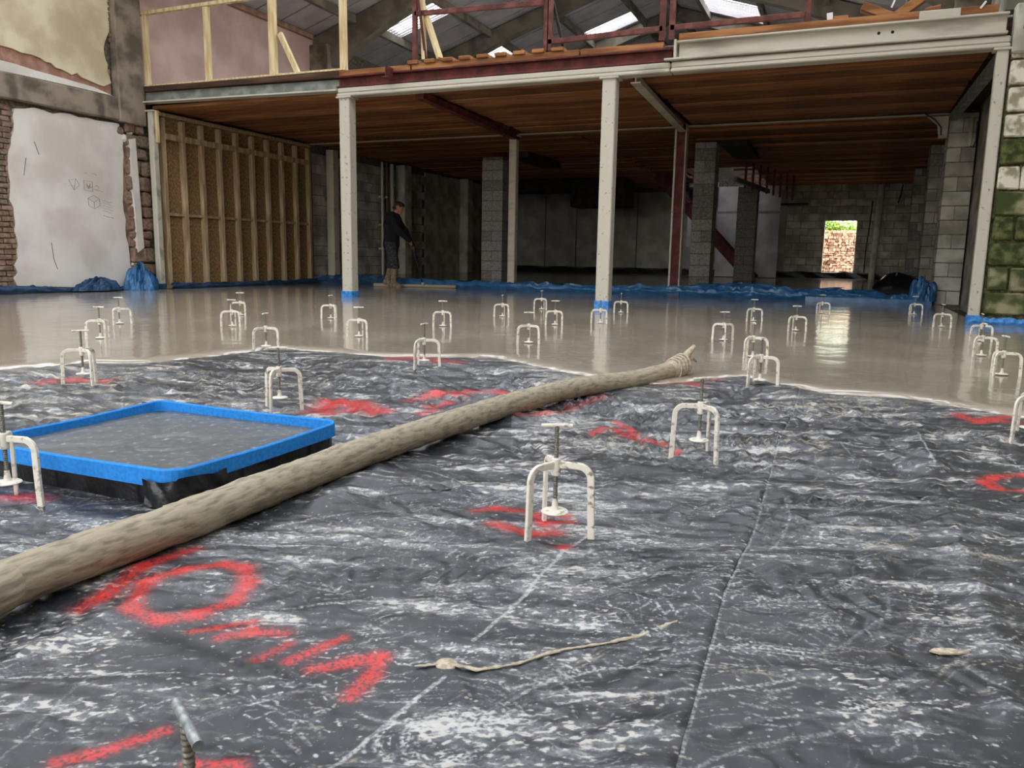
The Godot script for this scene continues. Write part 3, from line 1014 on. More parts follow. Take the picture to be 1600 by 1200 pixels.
	# dark steel under the ceiling over the pale pillar, and hoist box
	var du := thing("ceiling_duct", "black box hanging under the ceiling in the dark middle of the room", "duct", Vector3(-7.4, 2.2, -23.0))
	mb = MB.new(du.position)
	mb.bbox(Vector3(-6.9, 2.55, -23.2), Vector3(1.7, 0.8, 1.0), 0.02)
	obj("box", mb, M.dark_steel, du)
	mb = MB.new(du.position)
	mb.bbox(Vector3(-9.0, 2.78, -23.2), Vector3(2.4, 0.35, 0.5), 0.02)
	obj("branch", mb, M.dark_steel, du)
	var lb := thing("floor_heap", "dark sack lying behind the blue folds by the right wall", "sack", Vector3(0.95, 0.15, -17.6))
	mb = MB.new(lb.position)
	mb.grid(16, 10, func(u: float, v: float) -> Vector3:
		var a := u * TAU
		var ph := v * PI * 0.5
		var rr := 0.30 * (1.0 + 0.18 * sin(a * 3.0 + 1.0) + 0.08 * sin(a * 7.0))
		return Vector3(0.95 + rr * 1.5 * cos(a) * cos(ph), 0.14 + 0.28 * sin(ph) * (1.0 + 0.2 * sin(a * 2.0)), -17.6 + rr * sin(a) * cos(ph)), Vector3.ZERO)
	obj("sack", mb, M.black_film, lb)


# ---------------------------------------------------------------- mezzanine
func column(label: String, c: Vector3, w: float, top: float, m: Material, tape: Material, group := "") -> void:
	var t := thing("steel_column", label, "column", Vector3(c.x, -0.07, c.z), group)
	var b := MB.new(t.position)
	b.bbox(Vector3(c.x, (top - 0.07) * 0.5, c.z), Vector3(w, top + 0.07, w), 0.012)
	obj("shaft", b, m, t)
	b = MB.new(t.position)
	b.bbox(Vector3(c.x, top - 0.012, c.z), Vector3(w + 0.07, 0.024, w + 0.05), 0.004)
	obj("cap_plate", b, M.white_steel, t)
	b = MB.new(t.position)
	b.bbox(Vector3(c.x, 0.02, c.z), Vector3(w + 0.02, 0.15, w + 0.02), 0.004)
	obj("edge_tape", b, tape, t)

func build_mezzanine() -> void:
	column("leftmost square white column under the red beam", Vector3(-7.0, 0, ZF + 0.0), 0.18, 2.94, M.white_paint, M.blue_tape)
	column("flaking white square column in the middle of the front beam", Vector3(-2.97, 0, ZF), 0.18, 2.94, M.white_paint, M.blue_tape)
	column("slim white post against the mossy wall", Vector3(1.36, 0, ZF + 0.02), 0.115, 2.94, M.white_paint, M.blue_tape)
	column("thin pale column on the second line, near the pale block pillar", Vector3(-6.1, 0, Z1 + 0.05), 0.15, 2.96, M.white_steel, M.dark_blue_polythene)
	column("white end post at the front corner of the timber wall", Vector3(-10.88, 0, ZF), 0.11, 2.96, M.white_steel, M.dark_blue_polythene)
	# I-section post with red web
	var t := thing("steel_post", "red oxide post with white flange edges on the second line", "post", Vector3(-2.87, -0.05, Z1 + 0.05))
	var b := MB.new(t.position)
	b.bbox(Vector3(-2.96, 1.48, Z1 + 0.05), Vector3(0.035, 3.06, 0.20), 0.004)
	obj("flange", b, M.white_paint, t)
	b = MB.new(t.position)
	b.bbox(Vector3(-2.78, 1.48, Z1 + 0.05), Vector3(0.02, 3.06, 0.20), 0.004)
	obj("flange", b, M.white_steel, t)
	b = MB.new(t.position)
	b.bbox(Vector3(-2.87, 1.48, Z1 + 0.10), Vector3(0.17, 3.06, 0.02), 0.003)
	obj("web", b, M.red_oxide, t)
	b = MB.new(t.position)
	b.bbox(Vector3(-2.87, 0.06, Z1 + 0.05), Vector3(0.23, 0.14, 0.23), 0.004)
	obj("edge_tape", b, M.dark_blue_polythene, t)
	# front beams
	var ib := func(o: Vector3, xa: float, xb: float, y0: float, y1: float, z: float, m: Material, par: Node3D) -> void:
		var k := MB.new(o)
		k.bbox(Vector3((xa + xb) * 0.5, y0 + 0.012, z), Vector3(xb - xa, 0.024, 0.15), 0.004)
		obj("bottom_flange", k, m, par)
		k = MB.new(o)
		k.bbox(Vector3((xa + xb) * 0.5, y1 - 0.012, z), Vector3(xb - xa, 0.024, 0.15), 0.004)
		obj("top_flange", k, m, par)
		k = MB.new(o)
		k.bbox(Vector3((xa + xb) * 0.5, (y0 + y1) * 0.5, z), Vector3(xb - xa, y1 - y0 - 0.04, 0.016), 0.003)
		obj("web", k, m, par)
	t = thing("lower_beam", "long white moulded beam carried by the front columns", "beam", Vector3(-2.9, 2.94, ZF))
	for q in [[-7.12, -2.20], [-2.19, 1.42]]:
		b = MB.new(t.position)
		b.bbox(Vector3((q[0] + q[1]) * 0.5, 3.025, ZF + 0.0), Vector3(q[1] - q[0], 0.08, 0.16), 0.018)
		obj("rail", b, M.white_steel, t)
		b = MB.new(t.position)
		b.bbox(Vector3((q[0] + q[1]) * 0.5, 2.962, ZF - 0.0), Vector3(q[1] - q[0], 0.045, 0.20), 0.012)
		obj("bottom_flange", b, M.white_steel, t)
	t = thing("red_beam", "red oxide steel beam lying on the white beam", "beam", Vector3(-4.7, 3.07, ZF))
	ib.call(t.position, -7.14, -2.20, 3.07, 3.235, ZF, M.red_oxide, t)
	b = MB.new(t.position)
	b.bbox(Vector3(-6.18, 3.2, ZF + 0.16), Vector3(0.015, 0.16, 0.20), 0.003)
	b.bbox(Vector3(-6.18, 3.125, ZF + 0.16), Vector3(0.12, 0.012, 0.22), 0.003)
	obj("cleat", b, M.red_oxide, t)
	t = thing("white_channel", "deep white steel channel above the right bay", "beam", Vector3(-0.4, 3.07, ZF))
	b = MB.new(t.position)
	b.bbox(Vector3(-0.37, 3.09, ZF + 0.02), Vector3(3.5, 0.03, 0.20), 0.008)
	obj("bottom_flange", b, M.white_steel, t)
	b = MB.new(t.position)
	b.bbox(Vector3(-0.37, 3.285, ZF + 0.02), Vector3(3.5, 0.024, 0.18), 0.006)
	obj("top_flange", b, M.white_steel, t)
	b = MB.new(t.position)
	b.bbox(Vector3(-0.37, 3.185, ZF + 0.03), Vector3(3.48, 0.19, 0.03), 0.006)
	obj("web", b, M.white_steel, t)
	b = MB.new(t.position)
	b.bbox(Vector3(-2.14, 3.20, ZF + 0.05), Vector3(0.03, 0.22, 0.16), 0.004)
	b.bbox(Vector3(-2.16, 3.085, ZF + 0.05), Vector3(0.22, 0.022, 0.18), 0.004)
	obj("end_bracket", b, M.white_steel, t)
	for x in [0.13, 0.27]:
		b = MB.new(t.position)
		b.lathe([Vector2(0.0, 0.0015), Vector2(0.018, 0.0015), Vector2(0.018, -0.002)], Vector3(x, 3.20, ZF + 0.0455), 10, Basis(Vector3.RIGHT, PI / 2))
		obj("bolt_hole", b, M.black_hole, t)
	b = MB.new(t.position)
	b.bbox(Vector3(0.72, 3.335, ZF + 0.09), Vector3(0.40, 0.085, 0.03), 0.006)
	obj("splice_plate", b, M.white_steel, t)
	t = thing("grey_beam", "grey green steel beam over the timber wall bay", "beam", Vector3(-9.1, 3.03, ZF))
	b = MB.new(t.position)
	b.beam(Vector3(-11.08, 3.165, ZF), Vector3(-7.13, 3.115, ZF), 0.03, 0.17, 0.004)
	obj("web", b, M.grey_green_steel, t)
	b = MB.new(t.position)
	b.beam(Vector3(-11.08, 3.085, ZF + 0.02), Vector3(-7.13, 3.035, ZF + 0.02), 0.17, 0.024, 0.004)
	obj("bottom_flange", b, M.white_steel, t)
	# beams running back
	t = thing("cross_beam", "dark red beam running back to the thin pale column", "beam", Vector3(-5.95, 2.86, -12.3))
	b = MB.new(t.position)
	b.beam(Vector3(-5.85, 2.93, ZF - 0.12), Vector3(-6.08, 2.93, Z1), 0.13, 0.10, 0.004)
	obj("beam", b, M.red_oxide, t)
	t = thing("cross_beam", "grey white beam running back to the red and white post", "beam", Vector3(-2.75, 2.86, -12.3))
	b = MB.new(t.position)
	b.beam(Vector3(-2.68, 2.95, ZF - 0.12), Vector3(-2.86, 2.95, Z1), 0.02, 0.12, 0.003)
	obj("web", b, M.white_steel, t)
	b = MB.new(t.position)
	b.beam(Vector3(-2.68, 2.89, ZF - 0.12), Vector3(-2.86, 2.89, Z1), 0.13, 0.02, 0.003)
	obj("bottom_flange", b, M.white_steel, t)
	t = thing("cross_beam", "grey beam running back to the nearest right pier", "beam", Vector3(1.3, 2.86, -12.3))
	b = MB.new(t.position)
	b.beam(Vector3(1.40, 2.93, ZF - 0.12), Vector3(1.36, 2.93, Z1 + 0.05), 0.10, 0.12, 0.004)
	obj("beam", b, M.grey_green_steel, t)
	t = thing("second_beam", "thin white beam edge across the room on the second line", "beam", Vector3(-4.7, 2.95, Z1))
	b = MB.new(t.position)
	b.bbox(Vector3(-4.75, 2.985, Z1), Vector3(12.5, 0.016, 0.12), 0.004)
	obj("bottom_flange", b, M.white_steel, t)
	for q in [["black steel bearer on top of the pale block pillar", -7.0, -17.0, 2.2], ["black steel bearer on top of the grey block pillar", -2.2, -16.4, 2.2]]:
		t = thing("bearer", q[0], "beam", Vector3(q[1], 2.87, q[2]))
		b = MB.new(t.position)
		b.bbox(Vector3(q[1], 2.92, q[2] - 0.9), Vector3(0.5, 0.12, q[3]), 0.004)
		obj("beam", b, M.dark_steel, t)
	# ceiling boards seen from below
	var d := setting("trim_1")
	d.name = "floor_deck"
	d.set_meta("kind", "structure")
	for q in [[XL + 0.05, XR, -21.6, ZF - 0.12], [XL + 0.05, -4.4, ZB, -21.6], [-2.4, XR, ZB, -21.6]]:
		quick("deck_slab", d, M.dark_timber, Vector3(q[0], 3.12, q[2]), Vector3(q[1], 3.29, q[3]))
		quick("deck_cover", d, M.dark_board, Vector3(q[0], 3.29, q[2]), Vector3(q[1], 3.305, q[3]))
	var bays := [[XL + 0.1, -6.05], [-5.9, -2.82], [-2.7, 1.3]]
	for k in 3:
		var z := ZF - 0.12
		var i := 0
		while z > Z1 + 0.1:
			var wd := 0.225
			if k == 2 and i == 8:
				# one board missing in the right bay
				z -= 0.24
				i += 1
				continue
			b = MB.new()
			b.bbox(Vector3((bays[k][0] + bays[k][1]) * 0.5, 3.045 + rng.randf_range(-0.012, 0.012), z - wd * 0.5), Vector3(bays[k][1] - bays[k][0], 0.06, wd - 0.012), 0.006)
			obj("soffit_board", b, M["board_%d" % (rng.randi() % 4)], d)
			z -= wd
			i += 1
	var z := Z1 - 0.1
	while z > ZB + 0.1:
		for q in ([[XL + 0.1, -5.0], [-5.0, XR - 0.02]] if z > -21.4 else [[XL + 0.1, -4.4], [-2.4, XR - 0.02]]):
			b = MB.new()
			b.bbox(Vector3((q[0] + q[1]) * 0.5, 3.04 + rng.randf_range(-0.02, 0.02), z - 0.11), Vector3(q[1] - q[0] - 0.01, 0.06, 0.208), 0.006)
			obj("soffit_board", b, M["board_%d" % (rng.randi() % 4)], d)
		z -= 0.22
	# deeper joists in the rear room
	z = Z1 - 0.5
	while z > ZB + 0.3:
		b = MB.new()
		b.bbox(Vector3(-0.6, 2.985, z), Vector3(4.6, 0.05, 0.06), 0.004)
		obj("joist", b, M["board_%d" % (rng.randi() % 4)], d)
		z -= 1.1
	# deck edge timbers above the beams
	t = thing("deck_edge", "dark stained timber edge over the grey beam", "timber", Vector3(-9.1, 3.22, ZF))
	b = MB.new(t.position)
	b.beam(Vector3(-11.05, 3.295, ZF + 0.01), Vector3(-7.1, 3.26, ZF + 0.01), 0.12, 0.085, 0.006)
	obj("edge_board", b, M.dark_timber, t)
	t = thing("deck_edge", "orange timber edge board resting on the red beam", "timber", Vector3(-4.6, 3.235, ZF))
	for q in [[-7.12, -5.9], [-5.88, -3.4], [-3.38, -2.3]]:
		b = MB.new(t.position)
		b.bbox(Vector3((q[0] + q[1]) * 0.5, 3.275, ZF + 0.0), Vector3(q[1] - q[0], 0.075, 0.10), 0.005)
		obj("edge_board", b, M.deck_timber, t)
	# joist ends that show above the edge board
	var x := -5.85
	while x < -3.6:
		b = MB.new(t.position)
		b.bbox(Vector3(x, 3.335, ZF - 0.04), Vector3(0.17, 0.05, 0.24), 0.006)
		obj("joist_end", b, M.deck_timber, t)
		x += 0.27
	t = thing("deck_edge", "brown timber edge board along the top of the white channel", "timber", Vector3(-0.4, 3.29, ZF))
	b = MB.new(t.position)
	b.bbox(Vector3(-0.42, 3.345, ZF - 0.02), Vector3(3.4, 0.11, 0.10), 0.006)
	obj("edge_board", b, M.deck_timber, t)
	build_osb()

func build_osb() -> void:
	var X := -10.95
	var t := thing("timber_wall", "timber stud wall sheathed in OSB left of the white column", "wall", Vector3(X, 0.0, -12.35))
	var b := MB.new(t.position)
	for k in 4:
		var z0 := ZF - 0.12 - k * 1.06
		b = MB.new(t.position)
		b.bbox(Vector3(X, 1.5, z0 - 0.53), Vector3(0.02, 2.9, 1.055), 0.002)
		obj("osb_sheet", b, M.osb, t)
	for k in 10:
		var z := ZF - 0.2 - k * 0.44
		b = MB.new(t.position)
		b.bbox(Vector3(X + 0.055, 1.46, z), Vector3(0.09, 2.84, 0.075), 0.003)
		obj("stud", b, M.stud, t)
		if k < 9:
			b = MB.new(t.position)
			b.bbox(Vector3(X + 0.06, 2.58, z - 0.22), Vector3(0.09, 0.10, 0.355), 0.003)
			obj("noggin", b, M.stud, t)
			b = MB.new(t.position)
			b.bbox(Vector3(X + 0.045, 1.28, z - 0.22), Vector3(0.06, 0.045, 0.355), 0.003)
			obj("noggin", b, M.stud, t)
	b = MB.new(t.position)
	b.bbox(Vector3(X + 0.055, 2.93, -12.3), Vector3(0.10, 0.06, 4.2), 0.003)
	obj("head_plate", b, M.stud, t)
	b = MB.new(t.position)
	b.bbox(Vector3(X + 0.055, 0.03, -12.3), Vector3(0.10, 0.05, 4.2), 0.003)
	obj("sole_plate", b, M.stud, t)
	t = thing("timber_offcut", "short pale timber offcut fixed at the head of the end post", "timber", Vector3(-10.78, 2.5, ZF - 0.02))
	b = MB.new(t.position)
	b.bbox(Vector3(-10.79, 2.7, ZF - 0.01), Vector3(0.05, 0.52, 0.05), 0.004)
	obj("batten", b, M.pale_timber, t)


# ---------------------------------------------------------------- upstairs
func build_upstairs() -> void:
	var t := thing("stud_frame", "pale new timber stud frame in front of the pink plaster", "stud frame", Vector3(-9.1, 3.32, ZF))
	for q in [[-10.92, 4.46, 0.075], [-9.62, 4.46, 0.09], [-8.33, 5.2, 0.12]]:
		var b := MB.new(t.position)
		b.bbox(Vector3(q[0], (3.35 + q[1]) * 0.5, ZF), Vector3(q[2], q[1] - 3.35, 0.07), 0.003)
		obj("stud", b, M.pale_timber, t)
	var b := MB.new(t.position)
	b.bbox(Vector3(-7.05, 4.35, ZF), Vector3(0.10, 2.0, 0.07), 0.003)
	obj("stud", b, M.pale_timber, t)
	b = MB.new(t.position)
	b.beam(Vector3(-11.05, 4.49, ZF), Vector3(-8.38, 4.50, ZF), 0.07, 0.055, 0.003)
	obj("top_plate", b, M.pale_timber, t)
	b = MB.new(t.position)
	b.beam(Vector3(-8.22, 3.95, ZF - 0.03), Vector3(-7.90, 3.35, ZF - 0.03), 0.06, 0.075, 0.003)
	obj("brace", b, M.pale_timber, t)
	b = MB.new(t.position)
	b.beam(Vector3(-11.05, 3.345, ZF), Vector3(-7.0, 3.335, ZF), 0.09, 0.03, 0.003)
	obj("sole_plate", b, M.pale_timber, t)
	# leaning timbers
	t = thing("leaning_timber", "upright pale timber propped beside the red guardrail post", "timber", Vector3(-5.7, 3.36, ZF + 0.02))
	b = MB.new(t.position)
	b.beam(Vector3(-5.69, 3.36, ZF + 0.02), Vector3(-5.78, 4.3, ZF - 0.08), 0.075, 0.05, 0.003)
	obj("timber", b, M.pale_timber, t)
	t = thing("leaning_timber", "pale timber slanting away from the red guardrail post", "timber", Vector3(-5.44, 3.36, ZF + 0.02))
	b = MB.new(t.position)
	b.beam(Vector3(-5.44, 3.36, ZF + 0.02), Vector3(-5.82, 4.2, ZF - 0.12), 0.09, 0.05, 0.003)
	obj("timber", b, M.pale_timber, t)
	# red guardrails
	var rails := [
		["red steel guardrail frame left, with a slim diagonal stay", -5.86, -3.90, [[4.0, 3.95]], [-5.86, -3.88]],
		["red steel guardrail frame in the middle with a low rail", -3.85, -2.33, [[3.455, 3.485]], [-3.83, -2.34]],
		["red steel guardrail frame right, above the white channel", -2.24, -0.66, [[3.485, 3.49]], [-2.22, -0.64]],
	]
	var k := 0
	for r in rails:
		var g := thing("guardrail", r[0], "guardrail", Vector3((r[1] + r[2]) * 0.5, 3.34, ZF - 0.02))
		for p in r[4]:
			b = MB.new(g.position)
			b.bbox(Vector3(p, 3.98, ZF - 0.02), Vector3(0.07, 1.28, 0.05), 0.004)
			obj("post", b, M.red_frame, g)
		for q in r[3]:
			b = MB.new(g.position)
			b.beam(Vector3(r[1], q[0], ZF - 0.02), Vector3(r[2], q[1], ZF - 0.02), 0.05, 0.065, 0.004)
			obj("rail", b, M.red_frame, g)
		b = MB.new(g.position)
		b.beam(Vector3(r[1], 4.58, ZF - 0.02), Vector3(r[2], 4.58, ZF - 0.02), 0.05, 0.065, 0.004)
		obj("top_rail", b, M.red_frame, g)
		if k == 0:
			b = MB.new(g.position)
			b.beam(Vector3(-5.80, 4.3, ZF + 0.03), Vector3(-5.66, 3.36, ZF + 0.03), 0.03, 0.03, 0.003)
			obj("stay", b, M.red_oxide, g)
		if k == 1:
			b = MB.new(g.position)
			b.beam(Vector3(-3.83, 3.98, ZF - 0.1), Vector3(-3.66, 3.37, ZF - 0.1), 0.035, 0.035, 0.003)
			obj("stay", b, M.dark_steel, g)
		k += 1
	# loose timber on the deck edge
	var offs := [
		["thick timber offcut leaning at the left of the pile on the deck", Vector3(0.10, 3.455, ZF - 0.08), Vector3(0.36, 0.09, 0.14), -0.42],
		["second timber offcut crossing the pile on the deck", Vector3(0.42, 3.48, ZF - 0.10), Vector3(0.34, 0.10, 0.12), 0.62],
		["small dark timber block at the right of the deck pile", Vector3(0.66, 3.43, ZF - 0.12), Vector3(0.16, 0.07, 0.12), 0.15],
		["flat timber block left of the pile, beside the white card", Vector3(-0.28, 3.42, ZF - 0.06), Vector3(0.16, 0.045, 0.10), 0.0]]
	for o in offs:
		var g := thing("timber_block", o[0], "timber", o[1], "")
		b = MB.new(g.position)
		b.bbox(o[1], o[2], 0.006, Basis(Vector3.BACK, o[3]))
		obj("block", b, M.deck_timber, g)
	var wc := thing("white_card", "small white card standing on the deck edge", "card", Vector3(-0.40, 3.40, ZF - 0.04))
	b = MB.new(wc.position)
	b.bbox(Vector3(-0.40, 3.445, ZF - 0.04), Vector3(0.065, 0.09, 0.012), 0.002, Basis(Vector3.BACK, 0.1))
	obj("card", b, M.white_card, wc)
	wc = thing("paper_scrap", "narrow white scrap stuck in the timber pile", "paper", Vector3(0.26, 3.52, ZF - 0.05))
	b = MB.new(wc.position)
	b.bbox(Vector3(0.26, 3.54, ZF - 0.03), Vector3(0.02, 0.13, 0.008), 0.002, Basis(Vector3.BACK, -0.35))
	obj("scrap", b, M.white_card, wc)
	wc = thing("door_hook", "small white metal hook on the deck edge near the white leg", "hook", Vector3(1.13, 3.38, ZF + 0.05))
	b = MB.new(wc.position)
	b.bbox(Vector3(1.13, 3.40, ZF + 0.045), Vector3(0.022, 0.085, 0.012), 0.003, Basis(Vector3.BACK, -0.6))
	obj("hook", b, M.white_card, wc)


# ---------------------------------------------------------------- screed
var edge := [Vector2(-9.0, -1.2), Vector2(-4.6, -2.0), Vector2(-4.379, -2.398), Vector2(-4.361, -2.701), Vector2(-4.321, -2.885), Vector2(-4.256, -3.066), Vector2(-4.225, -3.334), Vector2(-3.904, -3.518), Vector2(-3.772, -3.911), Vector2(-3.718, -4.475), Vector2(-3.242, -4.5), Vector2(-2.811, -4.474), Vector2(-2.351, -4.704), Vector2(-2.177, -4.844), Vector2(-1.786, -4.567), Vector2(-1.416, -4.347), Vector2(-0.999, -4.208), Vector2(-0.816, -4.358), Vector2(-0.669, -4.543), Vector2(-0.52, -4.79), Vector2(-0.319, -4.555), Vector2(-0.017, -4.372), Vector2(0.345, -4.399), Vector2(0.556, -4.244), Vector2(0.769, -4.103), Vector2(1.019, -4.035), Vector2(3.0, -3.6)]

func edge_d(p: Vector2) -> float:
	# distance to the pour's front edge, positive on the screed side
	var best := 1e9
	for i in edge.size() - 1:
		var q := Geometry2D.get_closest_point_to_segment(p, edge[i], edge[i + 1])
		var d := q.distance_squared_to(p)
		if d < best:
			best = d
	# side: the polyline is nearly a function of x; test by crossing count upward in -z
	var c := 0
	for i in edge.size() - 1:
		var a: Vector2 = edge[i]
		var b: Vector2 = edge[i + 1]
		if (a.x > p.x) != (b.x > p.x):
			var zz := a.y + (p.x - a.x) / (b.x - a.x) * (b.y - a.y)
			if zz > p.y:
				c += 1
	return sqrt(best) * (1.0 if c % 2 == 1 else -1.0)

func build_screed() -> void:
	var wob := FastNoiseLite.new()
	wob.frequency = 1.6
	wob.seed = 5
	var mb := MB.new()
	var x0 := XL + 0.02
	var x1 := XR + 0.19
	var height := func(x: float, z: float) -> float:
		if z < -6.2:
			return 0.0
		var d := edge_d(Vector2(x, z)) + 0.03 * wob.get_noise_2d(x * 2.0, z * 2.0)
		if d > 0.10:
			return 0.0
		if d > 0.0:
			return -0.014 * pow(1.0 - d / 0.10, 2.0)
		return -0.014 + maxf(d * 0.9, -0.09)
	# far, flat part
	mb.grid(8, 6, func(u: float, v: float) -> Vector3: return Vector3(lerpf(x0, x1, u), 0.0, lerpf(-6.2, ZF + 0.06, v)))
	mb.grid(8, 6, func(u: float, v: float) -> Vector3: return Vector3(lerpf(x0, 1.43, u), 0.0, lerpf(ZF + 0.06, Z1, v)))
	# near part with the rounded front edge
	mb.grid(110, 120, func(u: float, v: float) -> Vector3:
		var x := lerpf(-6.2, x1, u)
		var z := lerpf(-6.2, -2.0, v)
		return Vector3(x, height.call(x, z), z))
	mb.grid(6, 8, func(u: float, v: float) -> Vector3:
		var x := lerpf(x0, -6.2, u)
		var z := lerpf(-6.2, -2.0, v)
		return Vector3(x, 0.0, z))
	var o := obj("wet_screed", mb, M.wet_screed)
	tag(o, "wet beige screed pool mirroring the columns and tripods", "screed")
	# rear level
	mb = MB.new()
	mb.grid(6, 6, func(u: float, v: float) -> Vector3: return Vector3(lerpf(x0, XR, u), 0.15, lerpf(Z1 - 0.15, ZB + 0.02, v)))
	o = obj("rear_screed", mb, M.wet_screed)
	tag(o, "wet screed on the raised floor behind the blue sheet", "screed")


# ---------------------------------------------------------------- membrane
const RR := Vector2(0.92218, -0.38676)   # across the view, in (x, z)
const FF := Vector2(-0.38676, -0.92218)  # away from the camera
var rip := FastNoiseLite.new()
var rip2 := FastNoiseLite.new()

func seam_u(v: float) -> float:
	var s := [Vector2(0.211, 0.4), Vector2(0.211, 0.927), Vector2(0.251, 1.035), Vector2(0.461, 1.587), Vector2(0.669, 2.045), Vector2(1.062, 3.044), Vector2(1.367, 3.731), Vector2(1.708, 4.54), Vector2(2.2, 5.9)]
	for i in s.size() - 1:
		if v <= s[i + 1].y:
			return lerpf(s[i].x, s[i + 1].x, clampf((v - s[i].y) / (s[i + 1].y - s[i].y), 0, 1))
	return 2.2

var folds := [
	[Vector2(-0.95, 1.10), Vector2(-0.827, 1.343), Vector2(-0.769, 1.464), Vector2(-0.74, 1.524)],
	[Vector2(1.886, 3.621), Vector2(1.6, 2.976), Vector2(1.486, 2.687), Vector2(1.158, 1.923), Vector2(0.941, 1.405), Vector2(0.827, 1.184)],
	[Vector2(2.299, 3.442), Vector2(1.982, 3.111), Vector2(1.709, 2.903), Vector2(1.498, 2.688), Vector2(1.327, 2.444)],
	[Vector2(0.168, 5.172), Vector2(-0.001, 4.594), Vector2(-0.178, 3.595), Vector2(-0.273, 3.301)],
	[Vector2(-1.423, 3.642), Vector2(-1.2, 4.1), Vector2(-0.8, 4.5)],
	[Vector2(-0.377, 2.837), Vector2(-0.47, 2.338), Vector2(-0.541, 2.145)]]

func memb_h(u: float, v: float) -> float:
	var a := rip.get_noise_2d(u * 0.8 + v * 0.3, v * 1.2)
	var b := rip2.get_noise_2d(u * 1.3 + 3.0 * a, v * 1.9)
	var far := smoothstep(1.2, 4.0, v)
	var h := -0.05 + a * (0.013 + 0.014 * far) + b * (0.006 + 0.022 * far)
	# soft ridges along the folds
	var p := Vector2(u, v)
	for f in folds:
		var best := 1.0
		for i in f.size() - 1:
			var q := Geometry2D.get_closest_point_to_segment(p, f[i], f[i + 1])
			best = minf(best, q.distance_to(p))
		if best < 0.09:
			h += 0.012 * pow(1.0 - best / 0.09, 2.0)
	var x := RR.x * u + FF.x * v
	var z := RR.y * u + FF.y * v
	if v > 3.0:
		var d := edge_d(Vector2(x, z))
		if d > -0.4:
			h = lerpf(h, -0.018 + a * 0.008, smoothstep(-0.4, -0.05, d))
		if d > 0.0:
			h = minf(h, -0.018 - d * 0.35)
	# flat where the tray stands
	if x < -1.55 and x > -2.7 and z < -1.45 and z > -2.5:
		h = minf(h, -0.055)
	return h

func build_membrane() -> void:
	rip.frequency = 1.1
	rip.seed = 11
	rip.fractal_octaves = 2
	rip2.frequency = 2.6
	rip2.seed = 12
	rip2.fractal_octaves = 3
	var im_near := paint(Rect2(-1.7, 0.4, 3.4, 1.9), 1920, 1080, 31)
	var im_l := paint(Rect2(-3.4, 2.3, 3.4, 3.6), 1280, 960, 32)
	var im_r := paint(Rect2(0.0, 2.3, 3.4, 3.6), 1280, 960, 33)
	var rects := [Rect2(-1.7, 0.4, 3.4, 1.9), Rect2(-3.4, 2.3, 3.4, 3.6), Rect2(0.0, 2.3, 3.4, 3.6)]
	var mats := []
	for im: Image in [im_near, im_l, im_r]:
		var m := StandardMaterial3D.new()
		m.resource_name = "dusty_membrane"
		m.albedo_texture = ImageTexture.create_from_image(im)
		m.texture_repeat = false
		m.roughness = 0.36
		m.metallic_specular = 0.5
		mats.append(m)
	# one sheet left of the lap, one right; each is laid out in three pieces of cloth
	var sheets := ["large black polythene sheet left of the lap, spray marked in red", "black polythene sheet right of the lap, dusted with dried screed"]
	for side in 2:
		var am := ArrayMesh.new()
		for k in 3:
			var r: Rect2 = rects[k]
			var nv := int(r.size.y / (0.018 if k == 0 else 0.036))
			var nu := int(r.size.x / (0.02 if k == 0 else 0.036))
			var left := side == 0
			var mb := MB.new()
			mb.grid(nu, nv, func(a: float, b: float) -> Vector3:
				var v := lerpf(r.position.y, r.end.y, b)
				var s := seam_u(v)
				var u0 := r.position.x if left else clampf(s - 0.012, r.position.x, r.end.x)
				var u1 := clampf(s, r.position.x, r.end.x) if left else r.end.x
				var u := lerpf(u0, u1, a)
				var h := memb_h(u, v)
				if left:
					var e := s - u
					h += 0.007 * (1.0 - smoothstep(0.0, 0.25, e))
					if e < 0.004:
						h -= 0.004
				return Vector3(minf(RR.x * u + FF.x * v, XR + 0.18), h, RR.y * u + FF.y * v), Vector3.UP,
				func(p: Vector3) -> Vector2:
					var q := Vector2(p.x, p.z)
					return Vector2((q.dot(RR) - r.position.x) / r.size.x, (q.dot(FF) - r.position.y) / r.size.y))
			if left and k == 2 or not left and k == 1:
				pass
			if not left and k == 1:
				continue
			am.add_surface_from_arrays(Mesh.PRIMITIVE_TRIANGLES, mb.arrays())
			am.surface_set_material(am.get_surface_count() - 1, mats[k])
		var o := MeshInstance3D.new()
		o.mesh = am
		o.name = numbered("membrane_sheet")
		add_child(o)
		tag(o, sheets[side], "membrane")


# painting of the dried splashes, scuffs, boot prints and spray marks that lie on the membrane
var px: PackedByteArray
var pw: int
var ph: int
var prc: Rect2
var nz: PackedByteArray

func blend(i: int, r: float, g: float, b: float, a: float) -> void:
	px[i] = int(lerpf(px[i], r, a))
	px[i + 1] = int(lerpf(px[i + 1], g, a))
	px[i + 2] = int(lerpf(px[i + 2], b, a))

